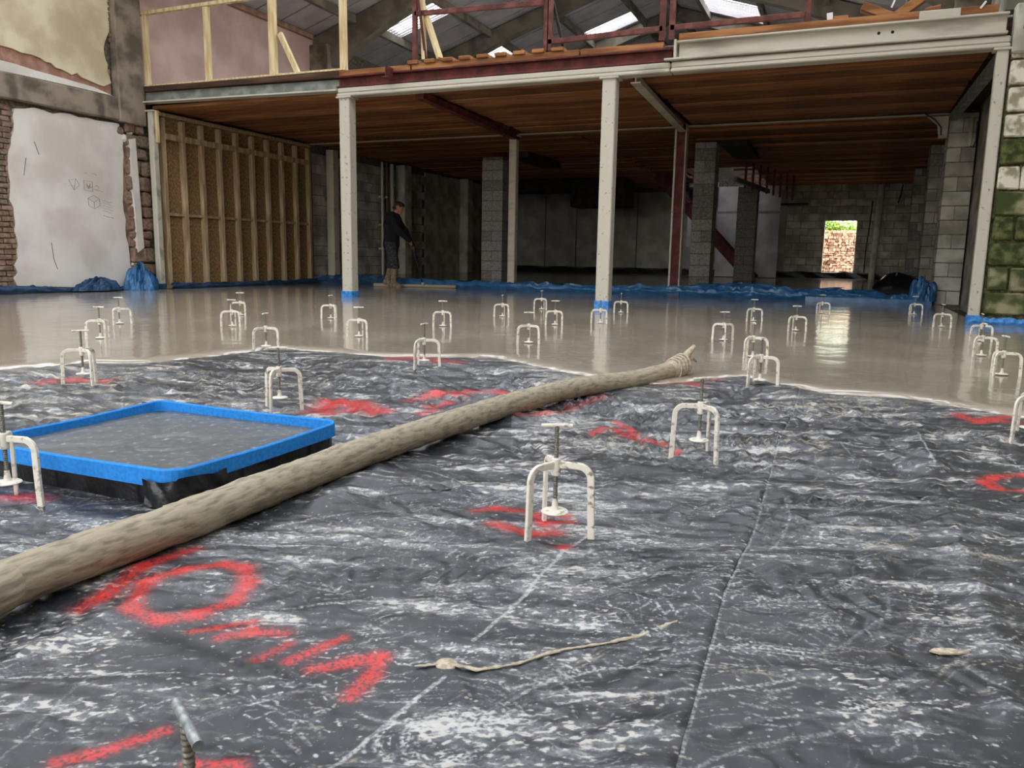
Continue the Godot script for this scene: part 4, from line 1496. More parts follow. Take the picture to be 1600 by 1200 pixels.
func stroke(pts: Array, wd: float, col: Color, alpha: float, rough := 0.5, soft := 0.35) -> void:
	var r := col.r * 255.0
	var g := col.g * 255.0
	var b := col.b * 255.0
	var sx := pw / prc.size.x
	var sy := ph / prc.size.y
	for s in pts.size() - 1:
		var a: Vector2 = pts[s]
		var c: Vector2 = pts[s + 1]
		var x0 := int((minf(a.x, c.x) - wd - prc.position.x) * sx)
		var x1 := int((maxf(a.x, c.x) + wd - prc.position.x) * sx)
		var y0 := int((minf(a.y, c.y) - wd - prc.position.y) * sy)
		var y1 := int((maxf(a.y, c.y) + wd - prc.position.y) * sy)
		if x1 < 0 or y1 < 0 or x0 >= pw or y0 >= ph:
			continue
		x0 = maxi(x0, 0)
		y0 = maxi(y0, 0)
		x1 = mini(x1, pw - 1)
		y1 = mini(y1, ph - 1)
		var d := c - a
		var l2 := maxf(d.length_squared(), 1e-9)
		for y in range(y0, y1 + 1):
			var v := prc.position.y + (y + 0.5) / sy
			for x in range(x0, x1 + 1):
				var u := prc.position.x + (x + 0.5) / sx
				var t := clampf(((u - a.x) * d.x + (v - a.y) * d.y) / l2, 0.0, 1.0)
				var dx := u - a.x - d.x * t
				var dy := v - a.y - d.y * t
				var q := 1.0 - sqrt(dx * dx + dy * dy) / wd
				if q <= 0.0:
					continue
				var n := nz[((y * 2) & 255) * 256 + ((x * 2) & 255)] / 255.0
				var k := smoothstep(0.0, soft, q) * alpha * clampf(1.0 - rough + rough * (n - 0.3) * 2.6, 0.0, 1.0)
				if k > 0.01:
					blend((y * pw + x) * 3, r, g, b, minf(k, 1.0))

func scuff(c: Vector2, ang: float, ln: float, wd: float, curve: float, col: Color, alpha: float, bristles: int, r: RandomNumberGenerator) -> void:
	for k in bristles:
		var o := r.randf_range(-0.5, 0.5) * wd
		var a0 := r.randf_range(-0.5, 0.1)
		var a1 := a0 + r.randf_range(0.2, 0.6)
		var pts := []
		for i in 4:
			var t := lerpf(a0, minf(a1, 0.5), i / 3.0)
			var an := ang + curve * t
			pts.append(c + Vector2(cos(ang), sin(ang)) * ln * t + Vector2(-sin(an), cos(an)) * (o + curve * ln * t * t))
		stroke(pts, r.randf_range(0.0012, 0.0035), col, alpha * r.randf_range(0.4, 1.0), 0.8, 0.6)

func boot(c: Vector2, ang: float, ln: float, col: Color, alpha: float, r: RandomNumberGenerator) -> void:
	var f := Vector2(cos(ang), sin(ang))
	var s := Vector2(-f.y, f.x)
	for i in 12:
		var t := i / 11.0
		if t > 0.42 and t < 0.58:
			continue
		var w := 0.045 * sin(clampf(0.25 + t * 0.75, 0, 1) * PI) * (1.1 if t > 0.5 else 0.85) + 0.008
		var p := c + f * ln * (t - 0.5)
		for k in [-1, 1]:
			if r.randf() < 0.25:
				continue
			stroke([p + s * w * 0.12 * k, p + s * w * k + f * 0.012], 0.0045, col, alpha * r.randf_range(0.5, 1.0), 0.8, 0.5)
	# rim of splashed slurry round the sole
	for i in 26:
		var a := TAU * i / 26.0
		if r.randf() < 0.4:
			continue
		var p := c + f * cos(a) * ln * 0.55 + s * sin(a) * 0.058
		stroke([p, p + Vector2(r.randf_range(-0.008, 0.008), r.randf_range(-0.006, 0.006))], r.randf_range(0.002, 0.005), col, alpha, 0.6, 0.5)

func paint(rect: Rect2, w: int, h: int, sd: int) -> Image:
	prc = rect
	pw = w
	ph = h
	px = PackedByteArray()
	px.resize(w * h * 3)
	nz = N.spot.get_data()
	var nb: PackedByteArray = N.big.get_data()
	var nm: PackedByteArray = N.mid.get_data()
	var nf: PackedByteArray = N.fine.get_data()
	# dark plastic under a thin, uneven film of screed dust, wiped in long soft smears
	var du := rect.size.x / w * 160.0
	var dv := rect.size.y / h * 160.0
	var ou := rect.position.x * 160.0 + 25600.0
	var ov := rect.position.y * 160.0 + 25600.0
	var near := rect.position.y < 1.0
	var gu := 9.0 if near else 5.0
	var ku := 3.7 if near else 2.1
	var thr := 284.0 if near else 276.0
	for y in h:
		var v := ov + y * dv
		var vb := (int(v * 0.45) & 255) << 8
		var vm := (int(v * 1.3) & 255) << 8
		var vs := v * 3.1
		var vg := (int(v * gu) & 255) << 8
		var ve := (int(v * (4.1 if near else 3.0)) & 255) << 8
		var vk := (int(v * (7.3 if near else 4.4)) & 255) << 8
		for x in w:
			var u := ou + x * du
			var A := nb[vb | (int(u * 0.33 + v * 0.12) & 255)]
			var B := nm[vm | (int(u * 0.7) & 255)]
			var S := nm[((int(vs + u * 0.5) & 255) << 8) | (int(u * 0.45) & 255)]
			var G := nz[vg | (int(u * gu) & 255)]
			var E := nf[ve | (int(u * 2.3 + v) & 255)]
			var K := nf[vk | (int(u * ku - v * 0.8) & 255)]
			var t := clampf((A * 0.25 + B * 0.35 + S * 0.4 + E * 0.3 - 166.0) * 0.010 + 0.20, 0.0, 0.85)
			t *= 0.55 + G * 0.0036
			# crusted flecks where the dust lies thickest
			var q := K * 0.85 + (B + S) * 0.5 - thr
			var wm := 0.0
			if q > 0.0:
				t = minf(t + q * 0.028, 1.1)
				wm = minf(q * 0.35, 9.0)
			var i := (y * w + x) * 3
			px[i] = int(minf(38 + 124 * t + wm, 200))
			px[i + 1] = int(minf(40 + 124 * t, 200))
			px[i + 2] = int(minf(44 + 120 * t - wm, 200))
	var r := RandomNumberGenerator.new()
	r.seed = sd
	var white := Color(0.74, 0.74, 0.72)
	var tan := Color(0.66, 0.60, 0.50)
	var pale := Color(0.42, 0.43, 0.44)
	var area := rect.get_area()
	# wiping arcs
	for i in int(area * (85 if near else 36)):
		var c := Vector2(r.randf_range(rect.position.x, rect.end.x), r.randf_range(rect.position.y, rect.end.y))
		scuff(c, r.randf_range(-0.5, 0.7), r.randf_range(0.08, 0.34), r.randf_range(0.01, 0.06), r.randf_range(-0.8, 0.8), pale if r.randf() < 0.45 else (white if r.randf() < 0.7 else tan), r.randf_range(0.25, 0.75), r.randi_range(4, 12), r)
	# long creases and drag marks
	for i in int(area * 9.0):
		var c := Vector2(r.randf_range(rect.position.x, rect.end.x), r.randf_range(rect.position.y, rect.end.y))
		var an := r.randf_range(-0.3, 0.9) if r.randf() < 0.75 else r.randf_range(-1.6, 1.6)
		var pts := []
		for k in 7:
			pts.append(c)
			an += r.randf_range(-0.25, 0.25)
			c += Vector2(cos(an), sin(an)) * r.randf_range(0.03, 0.11)
		stroke(pts, r.randf_range(0.0025, 0.009), white if r.randf() < 0.6 else pale, r.randf_range(0.35, 0.9), 0.75, 0.6)
	# specks and drops
	for i in int(area * (1800 if near else 550)):
		var c := Vector2(r.randf_range(rect.position.x, rect.end.x), r.randf_range(rect.position.y, rect.end.y))
		var s := 0.0008 + 0.0036 * pow(r.randf(), 6.0)
		stroke([c, c + Vector2(r.randf_range(-1, 1), r.randf_range(-1, 1)) * s * 0.9], s, white if r.randf() < 0.7 else tan, r.randf_range(0.6, 1.0), 0.1, 0.4)
	for i in int(area * (15 if near else 9)):
		var c := Vector2(r.randf_range(rect.position.x, rect.end.x), r.randf_range(rect.position.y, rect.end.y))
		boot(c, r.randf_range(-3.1, 3.1), 0.28, tan if r.randf() < 0.35 else white, r.randf_range(0.3, 0.75), r)
	# crusted splashes
	for q in int(area * (9.0 if near else 7.0)):
		var c := Vector2(r.randf_range(rect.position.x, rect.end.x), r.randf_range(rect.position.y, rect.end.y))
		var sp := r.randf_range(0.02, 0.09)
		var col := white if r.randf() < 0.65 else tan
		var an := r.randf_range(-0.4, 0.6)
		for i in r.randi_range(25, 70):
			var o := Vector2(r.randfn(0, sp * 1.5), r.randfn(0, sp * 0.6)).rotated(an)
			stroke([c + o, c + o + Vector2(r.randf_range(-0.02, 0.02), r.randf_range(-0.008, 0.008)).rotated(an)], r.randf_range(0.0012, 0.006), col, r.randf_range(0.25, 0.9), 0.85, 0.6)
	for b in [Vector2(0.271, 1.518), Vector2(-0.153, 1.862), Vector2(0.392, 2.891), Vector2(1.169, 2.508), Vector2(1.114, 2.942), Vector2(0.928, 1.514), Vector2(0.006, 2.175), Vector2(0.197, 2.877), Vector2(0.583, 2.268), Vector2(-0.304, 1.496), Vector2(0.427, 1.25), Vector2(0.04, 1.198), Vector2(1.432, 3.737), Vector2(1.658, 3.757)]:
		if rect.grow(0.3).has_point(b):
			boot(b, r.randf_range(-3, 3), 0.28, tan if b.y > 2.7 else white, 0.85, r)
	# slurry spatter close to the edge of the pour
	if rect.position.y > 2.0:
		for i in 4200:
			var u := r.randf_range(rect.position.x, rect.end.x)
			var v := r.randf_range(3.2, 5.6)
			var d := -edge_d(RR * u + FF * v)
			if d < -0.05 or d > 0.9:
				continue
			if r.randf() > exp(-d * 3.2):
				continue
			var l := r.randf_range(0.01, 0.07)
			stroke([Vector2(u, v), Vector2(u + l, v + r.randf_range(-0.02, 0.02))], r.randf_range(0.003, 0.013), tan, r.randf_range(0.5, 0.95), 0.7, 0.4)
		# muddy trampled ground at the far left
		for i in 900:
			var c := Vector2(r.randf_range(-3.4, -1.0), r.randf_range(3.2, 4.6))
			stroke([c, c + Vector2(r.randf_range(0.03, 0.16), r.randf_range(-0.02, 0.03))], r.randf_range(0.003, 0.014), tan.darkened(r.randf() * 0.3), r.randf_range(0.4, 0.9), 0.8, 0.4)
		for c: Vector2 in [Vector2(1.45, 3.72), Vector2(1.70, 3.78), Vector2(1.1, 2.95), Vector2(0.35, 2.95), Vector2(0.55, 3.0)]:
			for i in 130:
				var p := c + Vector2(r.randfn(0, 0.13), r.randfn(0, 0.13))
				stroke([p, p + Vector2(r.randf_range(-0.03, 0.03), r.randf_range(-0.02, 0.02))], r.randf_range(0.002, 0.010), tan, 0.85, 0.6, 0.4)
	# white swirl, poured blob with its tail
	var sw := Vector2(-0.096, 1.072)
	for i in 150:
		var a0 := r.randf_range(0.3, 5.6)
		var rad := 0.018 + 0.062 * sqrt(r.randf())
		var o := Vector2(r.randfn(0, 0.007), r.randfn(0, 0.006))
		var pts := []
		for k in 4:
			var a := a0 + k * r.randf_range(0.08, 0.2)
			pts.append(sw + o + Vector2(cos(a) * 1.15, sin(a)) * rad * (1.0 + 0.15 * sin(a * 2.0 + 1.0)))
		stroke(pts, r.randf_range(0.001, 0.006), white, r.randf_range(0.2, 0.9), 0.9, 0.7)
	for c: Vector2 in [Vector2(-0.32, 1.18), Vector2(-0.25, 1.30), Vector2(0.45, 1.62), Vector2(0.16, 2.5), Vector2(-0.05, 2.62), Vector2(0.62, 2.45)]:
		for i in 60:
			var p := c + Vector2(r.randfn(0, 0.06), r.randfn(0, 0.06))
			stroke([p, p + Vector2(r.randf_range(-0.03, 0.03), r.randf_range(-0.015, 0.015))], r.randf_range(0.001, 0.005), white, r.randf_range(0.4, 1.0), 0.7, 0.5)
	# string lines and laps
	for s in [[Vector2(0.217, 1.972), Vector2(0.133, 1.832), Vector2(0.035, 1.57), Vector2(-0.064, 1.37)], [Vector2(-0.108, 1.25), Vector2(-0.173, 1.136), Vector2(-0.25, 0.98)], [Vector2(1.5, 2.69), Vector2(1.6, 2.976), Vector2(1.70, 3.2)], [Vector2(0.168, 5.172), Vector2(-0.001, 4.594), Vector2(-0.178, 3.595)]]:
		stroke(s, 0.006 if s[0].y < 3.5 else 0.03, white if s[0].y < 3.5 else pale, 0.8, 0.5, 0.5)
	stroke([Vector2(-0.692, 4.776), Vector2(-0.627, 3.983), Vector2(-0.70, 3.55), Vector2(-0.66, 3.3), Vector2(-0.536, 2.927)], 0.010, pale, 0.9, 0.3, 0.5)
	var sp := []
	for i in 60:
		var v := 0.5 + i * 0.09
		sp.append(Vector2(seam_u(v) + 0.004, v))
	stroke(sp, 0.0045, white, 0.6, 0.8, 0.5)
	# red spray marks
	var red := Color(0.80, 0.15, 0.14)
	var marks := [
		[[Vector2(-0.852, 1.475), Vector2(-0.835, 1.529), Vector2(-0.822, 1.671), Vector2(-0.759, 1.782)], 0.030, 0.75],
		[[Vector2(-0.748, 1.459), Vector2(-0.775, 1.586), Vector2(-0.726, 1.65), Vector2(-0.648, 1.69), Vector2(-0.595, 1.674), Vector2(-0.561, 1.595), Vector2(-0.565, 1.515), Vector2(-0.613, 1.455), Vector2(-0.676, 1.425), Vector2(-0.748, 1.459)], 0.026, 0.95],
		[[Vector2(-0.599, 1.389), Vector2(-0.556, 1.403), Vector2(-0.498, 1.432)], 0.016, 0.8],
		[[Vector2(-0.536, 1.366), Vector2(-0.485, 1.393), Vector2(-0.423, 1.39)], 0.020, 0.85],
		[[Vector2(-0.446, 1.293), Vector2(-0.404, 1.346)], 0.018, 0.7],
		[[Vector2(-0.388, 1.288), Vector2(-0.31, 1.374)], 0.018, 1.0],
		[[Vector2(-0.338, 1.268), Vector2(-0.282, 1.296), Vector2(-0.228, 1.312), Vector2(-0.234, 1.25), Vector2(-0.256, 1.185)], 0.022, 1.0],
		[[Vector2(-0.623, 0.987), Vector2(-0.579, 1.006), Vector2(-0.511, 1.068)], 0.018, 1.0],
		[[Vector2(-0.438, 0.992), Vector2(-0.371, 0.993)], 0.018, 1.0],
		[[Vector2(-0.093, 2.124), Vector2(-0.04, 2.155), Vector2(0.028, 2.141)], 0.03, 0.8],
		[[Vector2(-0.042, 2.009), Vector2(0.056, 1.945), Vector2(0.121, 1.967)], 0.032, 0.9],
		[[Vector2(0.069, 2.104), Vector2(0.093, 2.026), Vector2(0.163, 2.045)], 0.026, 0.9],
		[[Vector2(0.131, 1.857), Vector2(0.141, 1.867)], 0.024, 1.0],
		[[Vector2(0.096, 2.117), Vector2(0.158, 2.092)], 0.02, 0.9],
		[[Vector2(-0.881, 3.532), Vector2(-0.858, 3.75), Vector2(-0.738, 3.68), Vector2(-0.60, 3.45)], 0.11, 0.95],
		[[Vector2(-0.82, 3.463), Vector2(-0.707, 3.548)], 0.09, 0.9],
		[[Vector2(-0.505, 3.812), Vector2(-0.404, 4.064), Vector2(-0.266, 4.019)], 0.075, 0.9],
		[[Vector2(-0.37, 4.067), Vector2(-0.171, 4.127), Vector2(0.001, 4.065)], 0.075, 0.85],
		[[Vector2(-0.393, 3.654), Vector2(-0.254, 3.836), Vector2(-0.093, 3.798)], 0.065, 0.8],
		[[Vector2(-0.412, 3.426), Vector2(-0.296, 3.584)], 0.05, 0.7],
		[[Vector2(0.33, 3.125), Vector2(0.438, 3.255), Vector2(0.469, 3.001)], 0.04, 0.85],
		[[Vector2(0.451, 3.36), Vector2(0.507, 3.26), Vector2(0.5, 3.092)], 0.035, 0.8],
		[[Vector2(0.482, 3.002), Vector2(0.605, 2.989)], 0.04, 0.85],
		[[Vector2(0.612, 2.877), Vector2(0.638, 2.908)], 0.03, 0.9],
		[[Vector2(0.818, 4.29), Vector2(0.941, 4.368), Vector2(1.026, 4.269)], 0.07, 0.7],
		[[Vector2(1.126, 4.387), Vector2(1.194, 4.439)], 0.05, 0.4],
		[[Vector2(2.071, 3.563), Vector2(2.088, 3.425), Vector2(2.314, 3.512)], 0.05, 0.95],
		[[Vector2(2.143, 3.47), Vector2(2.225, 3.344)], 0.045, 0.8],
		[[Vector2(1.888, 2.63), Vector2(1.739, 2.605), Vector2(1.633, 2.574), Vector2(1.577, 2.517), Vector2(1.575, 2.444), Vector2(1.666, 2.394), Vector2(1.8, 2.38)], 0.04, 1.0],
		[[Vector2(-2.519, 4.133), Vector2(-2.444, 4.275), Vector2(-2.26, 4.295)], 0.09, 0.6],
		[[Vector2(-0.78, 5.10), Vector2(-0.64, 5.15), Vector2(-0.35, 5.0)], 0.10, 0.7],
		[[Vector2(-1.466, 2.165), Vector2(-1.424, 2.186), Vector2(-1.356, 2.171)], 0.05, 0.6],
		[[Vector2(-0.118, 3.6), Vector2(0.099, 3.923), Vector2(0.206, 4.125)], 0.07, 0.5],
		[[Vector2(0.003, 3.433), Vector2(0.18, 3.55), Vector2(0.461, 3.957)], 0.08, 0.35]]
	for m in marks:
		if near:
			m[1] *= 1.3
		stroke(m[0], m[1] * 1.5, red.lerp(Color(0.5, 0.2, 0.22), 0.5), m[2] * 0.3, 0.7, 1.0)
		stroke(m[0], m[1] * 1.12, red, m[2] * 0.8, 0.75, 0.9)
		stroke(m[0], m[1] * 0.7, red, m[2] * 0.7, 0.6, 0.9)
	# pale flecks trodden over the paint
	for i in int(area * 160):
		var c := Vector2(r.randf_range(rect.position.x, rect.end.x), r.randf_range(rect.position.y, rect.end.y))
		stroke([c, c + Vector2(r.randf_range(-0.02, 0.03), r.randf_range(-0.008, 0.008))], r.randf_range(0.001, 0.004), white if r.randf() < 0.5 else tan, r.randf_range(0.4, 0.9), 0.7, 0.5)
	return Image.create_from_data(w, h, false, Image.FORMAT_RGB8, px)


# ---------------------------------------------------------------- blue polythene
func ribbon(called: String, label: String, path: Array, y0: float, tops: Array, m: Material, lean := 0.06, fold := 0.02, sd := 1) -> void:
	# a strip of sheet standing along a path, its top edge slumped
	var o: Vector3 = path[0]
	var t := thing(called, label, "polythene sheet", Vector3(o.x, y0, o.z))
	var mb := MB.new(t.position)
	var n := FastNoiseLite.new()
	n.seed = sd
	n.frequency = 1.2
	var L := path.size() - 1
	mb.grid(40 * L, 10, func(u: float, v: float) -> Vector3:
		var f := u * L
		var i := mini(int(f), L - 1)
		var p: Vector3 = path[i].lerp(path[i + 1], f - i)
		var d: Vector3 = (path[i + 1] - path[i]).normalized()
		var s := Vector3(-d.z, 0, d.x)
		var top := lerpf(tops[i], tops[i + 1], smoothstep(0.0, 1.0, f - i))
		top *= 1.0 + 0.25 * n.get_noise_1d(f * 4.0)
		var w := n.get_noise_2d(f * 2.2, v * 2.2) + 0.35 * n.get_noise_2d(f * 6.0 + 9.0, v * 3.0)
		return p + s * (lean * (0.5 - absf(v - 0.55)) + fold * w * (0.3 + v)) + Vector3.UP * (y0 + top * v + 0.3 * fold * w), Vector3.ZERO)
	obj("sheet", mb, m, t)

func heap(called: String, label: String, c: Vector3, size: Vector3, m: Material, sd: int, turn := 0.0) -> void:
	# gathered sheet: a mound with creases running up to its crown
	var t := thing(called, label, "polythene sheet", c)
	var mb := MB.new(c)
	var n := FastNoiseLite.new()
	n.seed = sd
	n.frequency = 0.9
	var bs := Basis(Vector3.UP, turn)
	mb.grid(72, 16, func(u: float, v: float) -> Vector3:
		var a := u * TAU
		var rr := 1.0 - v
		var ca := cos(a)
		var sa := sin(a)
		var big := n.get_noise_3d(ca * 1.4, sa * 1.4, v * 1.2 + sd)
		var fine := n.get_noise_3d(ca * 5.0, sa * 5.0, v * 2.0 - sd) + 0.5 * n.get_noise_3d(ca * 12.0, sa * 12.0, v * 3.0)
		var q := Vector3(ca, 0, sa) * rr * (1.0 + 0.45 * big + 0.14 * fine)
		var hgt := pow(1.0 - rr * rr, 0.8) * (1.0 + 0.7 * big) + 0.22 * fine * (0.4 + rr)
		if v < 0.01:
			hgt = 0.0
		return c + bs * Vector3((q.x + 0.25 * v * big) * size.x, maxf(hgt, -0.02) * size.y, q.z * size.z), Vector3.ZERO)
	obj("sheet", mb, m, t)

func build_polythene() -> void:
	var y := -0.03
	ribbon("blue_upstand", "blue polythene upstand running between the second line posts", [Vector3(-8.9, 0, Z1 - 0.02), Vector3(-7.4, 0, Z1), Vector3(-6.1, 0, Z1 + 0.12), Vector3(-4.4, 0, Z1 + 0.02), Vector3(-2.9, 0, Z1 + 0.14), Vector3(-1.9, 0, Z1)], y, [0.20, 0.18, 0.20, 0.18, 0.22, 0.20], M.blue_polythene, 0.10, 0.03, 3)
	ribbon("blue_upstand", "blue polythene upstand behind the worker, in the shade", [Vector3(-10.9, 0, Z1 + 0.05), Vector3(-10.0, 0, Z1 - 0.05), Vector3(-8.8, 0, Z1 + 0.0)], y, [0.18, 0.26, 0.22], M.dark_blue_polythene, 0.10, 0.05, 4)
	ribbon("blue_upstand", "crumpled blue polythene upstand below the doorway", [Vector3(-2.7, 0, Z1 + 0.02), Vector3(-1.6, 0, Z1 + 0.10), Vector3(-0.5, 0, Z1 + 0.05), Vector3(0.6, 0, Z1 + 0.10), Vector3(1.35, 0, Z1 + 0.10)], y, [0.18, 0.24, 0.22, 0.18, 0.16], M.blue_polythene, 0.16, 0.06, 6)
	heap("blue_heap", "long gathered blue polythene heap right of the red post", Vector3(-1.75, 0.1, Z1 - 0.15), Vector3(0.95, 0.13, 0.22), M.blue_polythene, 2)
	heap("blue_heap", "low blue polythene fold in front of the doorway", Vector3(-0.15, 0.09, Z1 - 0.12), Vector3(1.0, 0.10, 0.2), M.blue_polythene, 5)
	heap("blue_heap", "knotted blue polythene bundle at the foot of the right pier", Vector3(1.16, 0.06, Z1 + 0.2), Vector3(0.19, 0.31, 0.16), M.blue_polythene, 9)
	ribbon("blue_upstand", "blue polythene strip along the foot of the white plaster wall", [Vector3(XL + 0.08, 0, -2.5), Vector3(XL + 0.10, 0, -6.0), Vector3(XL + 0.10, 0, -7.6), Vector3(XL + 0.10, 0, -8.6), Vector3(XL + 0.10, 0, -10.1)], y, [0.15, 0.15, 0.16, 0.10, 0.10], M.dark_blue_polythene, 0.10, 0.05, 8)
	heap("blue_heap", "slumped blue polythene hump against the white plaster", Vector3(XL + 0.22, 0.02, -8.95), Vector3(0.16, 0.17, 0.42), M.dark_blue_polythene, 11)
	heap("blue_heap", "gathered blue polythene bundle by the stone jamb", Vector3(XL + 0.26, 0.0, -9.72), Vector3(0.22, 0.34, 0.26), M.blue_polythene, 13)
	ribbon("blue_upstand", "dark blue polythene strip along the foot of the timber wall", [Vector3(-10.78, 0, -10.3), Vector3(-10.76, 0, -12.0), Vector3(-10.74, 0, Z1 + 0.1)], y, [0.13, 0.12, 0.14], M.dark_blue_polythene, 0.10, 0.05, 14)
	ribbon("blue_upstand", "bright blue edge strip at the foot of the mossy wall", [Vector3(1.30, 0, ZF + 0.14), Vector3(1.6, 0, ZF + 0.12), Vector3(1.93, 0, ZF + 0.16)], -0.02, [0.10, 0.10, 0.10], M.blue_tape, 0.04, 0.01, 15)
	# offcut board lying at the edge of the pour
	var t := thing("floor_board", "low blue-grey form board lying on the screed below the doorway", "board", Vector3(0.15, 0.0, Z1 + 0.32))
	var b := MB.new(t.position)
	b.bbox(Vector3(0.35, 0.03, Z1 + 0.32), Vector3(1.9, 0.10, 0.03), 0.004)
	obj("board", b, M.blue_polythene, t)


# ---------------------------------------------------------------- shower tray
func build_tray() -> void:
	var x0 := -2.56
	var x1 := -1.67
	var z0 := -2.36
	var z1 := -1.575
	var t := thing("shower_tray", "sunken shower tray edged in bright blue foam", "shower tray", Vector3((x0 + x1) * 0.5, -0.055, (z0 + z1) * 0.5))
	var rr := func(hx: float, hz: float, r: float, seg := 6) -> Array:
		var out := []
		for q in 4:
			var cx: float = [1, -1, -1, 1][q] * (hx - r)
			var cz: float = [1, 1, -1, -1][q] * (hz - r)
			for i in seg + 1:
				var a := (q + i / float(seg)) * PI * 0.5
				out.append(Vector2(cx + cos(a) * r, cz + sin(a) * r))
		return out
	var cx := (x0 + x1) * 0.5
	var cz := (z0 + z1) * 0.5
	var hx := (x1 - x0) * 0.5
	var hz := (z1 - z0) * 0.5
	var ring := func(mb: MB, outer: Array, inner: Array, ya: float, yb: float, wave: bool) -> void:
		var m := outer.size()
		for i in m:
			var j := (i + 1) % m
			var wv := func(k: int) -> float: return (0.0035 * sin(k * 0.42 + 0.6) + 0.002 * sin(k * 0.21)) if wave else 0.0
			var oa := Vector3(cx + outer[i].x, 0, cz + outer[i].y)
			var ob := Vector3(cx + outer[j].x, 0, cz + outer[j].y)
			var ia := Vector3(cx + inner[i].x, 0, cz + inner[i].y)
			var ib := Vector3(cx + inner[j].x, 0, cz + inner[j].y)
			var ha: float = yb + wv.call(i)
			var hb: float = yb + wv.call(j)
			var mid := (oa + ob) * 0.5 - Vector3(cx, 0, cz)
			mb.face([oa + Vector3.UP * ya, ob + Vector3.UP * ya, ob + Vector3.UP * (hb - 0.004), oa + Vector3.UP * (ha - 0.004)], mid)
			mb.face([ia + Vector3.UP * ya, ib + Vector3.UP * ya, ib + Vector3.UP * (hb - 0.004), ia + Vector3.UP * (ha - 0.004)], -mid)
			var k1 := (ia - oa) * 0.3
			var k2 := (ib - ob) * 0.3
			mb.face([oa + k1 + Vector3.UP * ha, ob + k2 + Vector3.UP * hb, ib - k2 + Vector3.UP * hb, ia - k1 + Vector3.UP * ha], Vector3.UP)
			mb.face([oa + Vector3.UP * (ha - 0.004), ob + Vector3.UP * (hb - 0.004), ob + k2 + Vector3.UP * hb, oa + k1 + Vector3.UP * ha], mid + Vector3.UP)
			mb.face([ia + Vector3.UP * (ha - 0.004), ib + Vector3.UP * (hb - 0.004), ib - k2 + Vector3.UP * hb, ia - k1 + Vector3.UP * ha], -mid + Vector3.UP)
			mb.face([oa + Vector3.UP * ya, ob + Vector3.UP * ya, ib + Vector3.UP * ya, ia + Vector3.UP * ya], Vector3.DOWN)
	# subdivided straight sides so that the foam can wave a little
	var dense := func(hx2: float, hz2: float, r: float) -> Array:
		var c: Array = rr.call(hx2, hz2, r, 5)
		var out := []
		for i in c.size():
			var a: Vector2 = c[i]
			var b: Vector2 = c[(i + 1) % c.size()]
			var k := maxi(1, int(a.distance_to(b) / 0.07))
			if absf(a.distance_to(b)) > 0.2:
				k = 10
			for q in k:
				out.append(a.lerp(b, q / float(k)))
		return out
	var o: Array = dense.call(hx, hz, 0.055)
	var inn: Array = dense.call(hx - 0.014, hz - 0.014, 0.041)
	var mb := MB.new(t.position)
	ring.call(mb, o, inn, 0.001, 0.052, true)
	obj("foam_edge", mb, M.blue_foam, t)
	mb = MB.new(t.position)
	var o2: Array = dense.call(hx - 0.010, hz - 0.010, 0.05)
	var i2: Array = dense.call(hx - 0.016, hz - 0.016, 0.045)
	ring.call(mb, o2, i2, -0.085, 0.012, false)
	obj("black_skirt", mb, M.black_film, t)
	# floor with falls to a round drain
	mb = MB.new(t.position)
	mb.grid(48, 48, func(u: float, v: float) -> Vector3:
		var X := lerpf(-hx + 0.015, hx - 0.015, u)
		var Z := lerpf(-hz + 0.015, hz - 0.015, v)
		var d := maxf(absf(X) / hx, absf(Z) / hz)
		var r := Vector2(X, Z).length()
		var y := 0.004 + 0.012 * d
		# creases on the diagonals and a ring round the drain
		y -= 0.005 * exp(-pow((absf(X / hx) - absf(Z / hz)) * 9.0, 2.0)) * d
		y += 0.0015 * sin(X * 40.0 + 9.0 * Z) * sin(Z * 33.0)
		y -= 0.006 * exp(-pow((r - 0.11) / 0.014, 2.0))
		y -= 0.004 * exp(-pow((r - 0.06) / 0.014, 2.0))
		return Vector3(cx + X, y, cz + Z))
	obj("tray_floor", mb, M.tray_grey, t)
	# taped corner and loose strip
	mb = MB.new(t.position)
	mb.grid(16, 6, func(u: float, v: float) -> Vector3:
		# round the near right corner
		var s := lerpf(-0.12, 0.20, u)
		var p := Vector3(x1 + 0.004, 0, z1 + 0.004)
		if s < 0.0:
			p.x += s
		else:
			p.z -= s
		var c := 0.030 * exp(-pow(s / 0.045, 2.0))
		p += Vector3(-c * 0.5, 0, -c * 0.5) + Vector3(0.008, 0, 0.008)
		return p + Vector3(0.004 * sin(u * 25.0 + v * 6.0), lerpf(-0.055, 0.026 - 0.006 * sin(u * 9.0), v), 0.004 * cos(u * 31.0 + v * 5.0)), Vector3(1, 0, 1))
	obj("corner_tape", mb, M.black_film, t)
	# dried lumps of screed at that corner
	var dl := thing("screed_lump", "dried screed lump at the near corner of the shower tray", "screed lump", Vector3(x1 + 0.02, -0.05, z1 + 0.02))
	mb = MB.new(dl.position)
	mb.tube([Vector3(x1 - 0.01, -0.045, z1 + 0.035), Vector3(x1 + 0.02, -0.040, z1 + 0.010), Vector3(x1 + 0.035, -0.036, z1 - 0.05), Vector3(x1 + 0.045, -0.034, z1 - 0.10), Vector3(x1 + 0.05, -0.040, z1 - 0.15)], [0.012, 0.017, 0.013, 0.009, 0.004], 8)
	obj("lump", mb, M.dry_screed, dl)


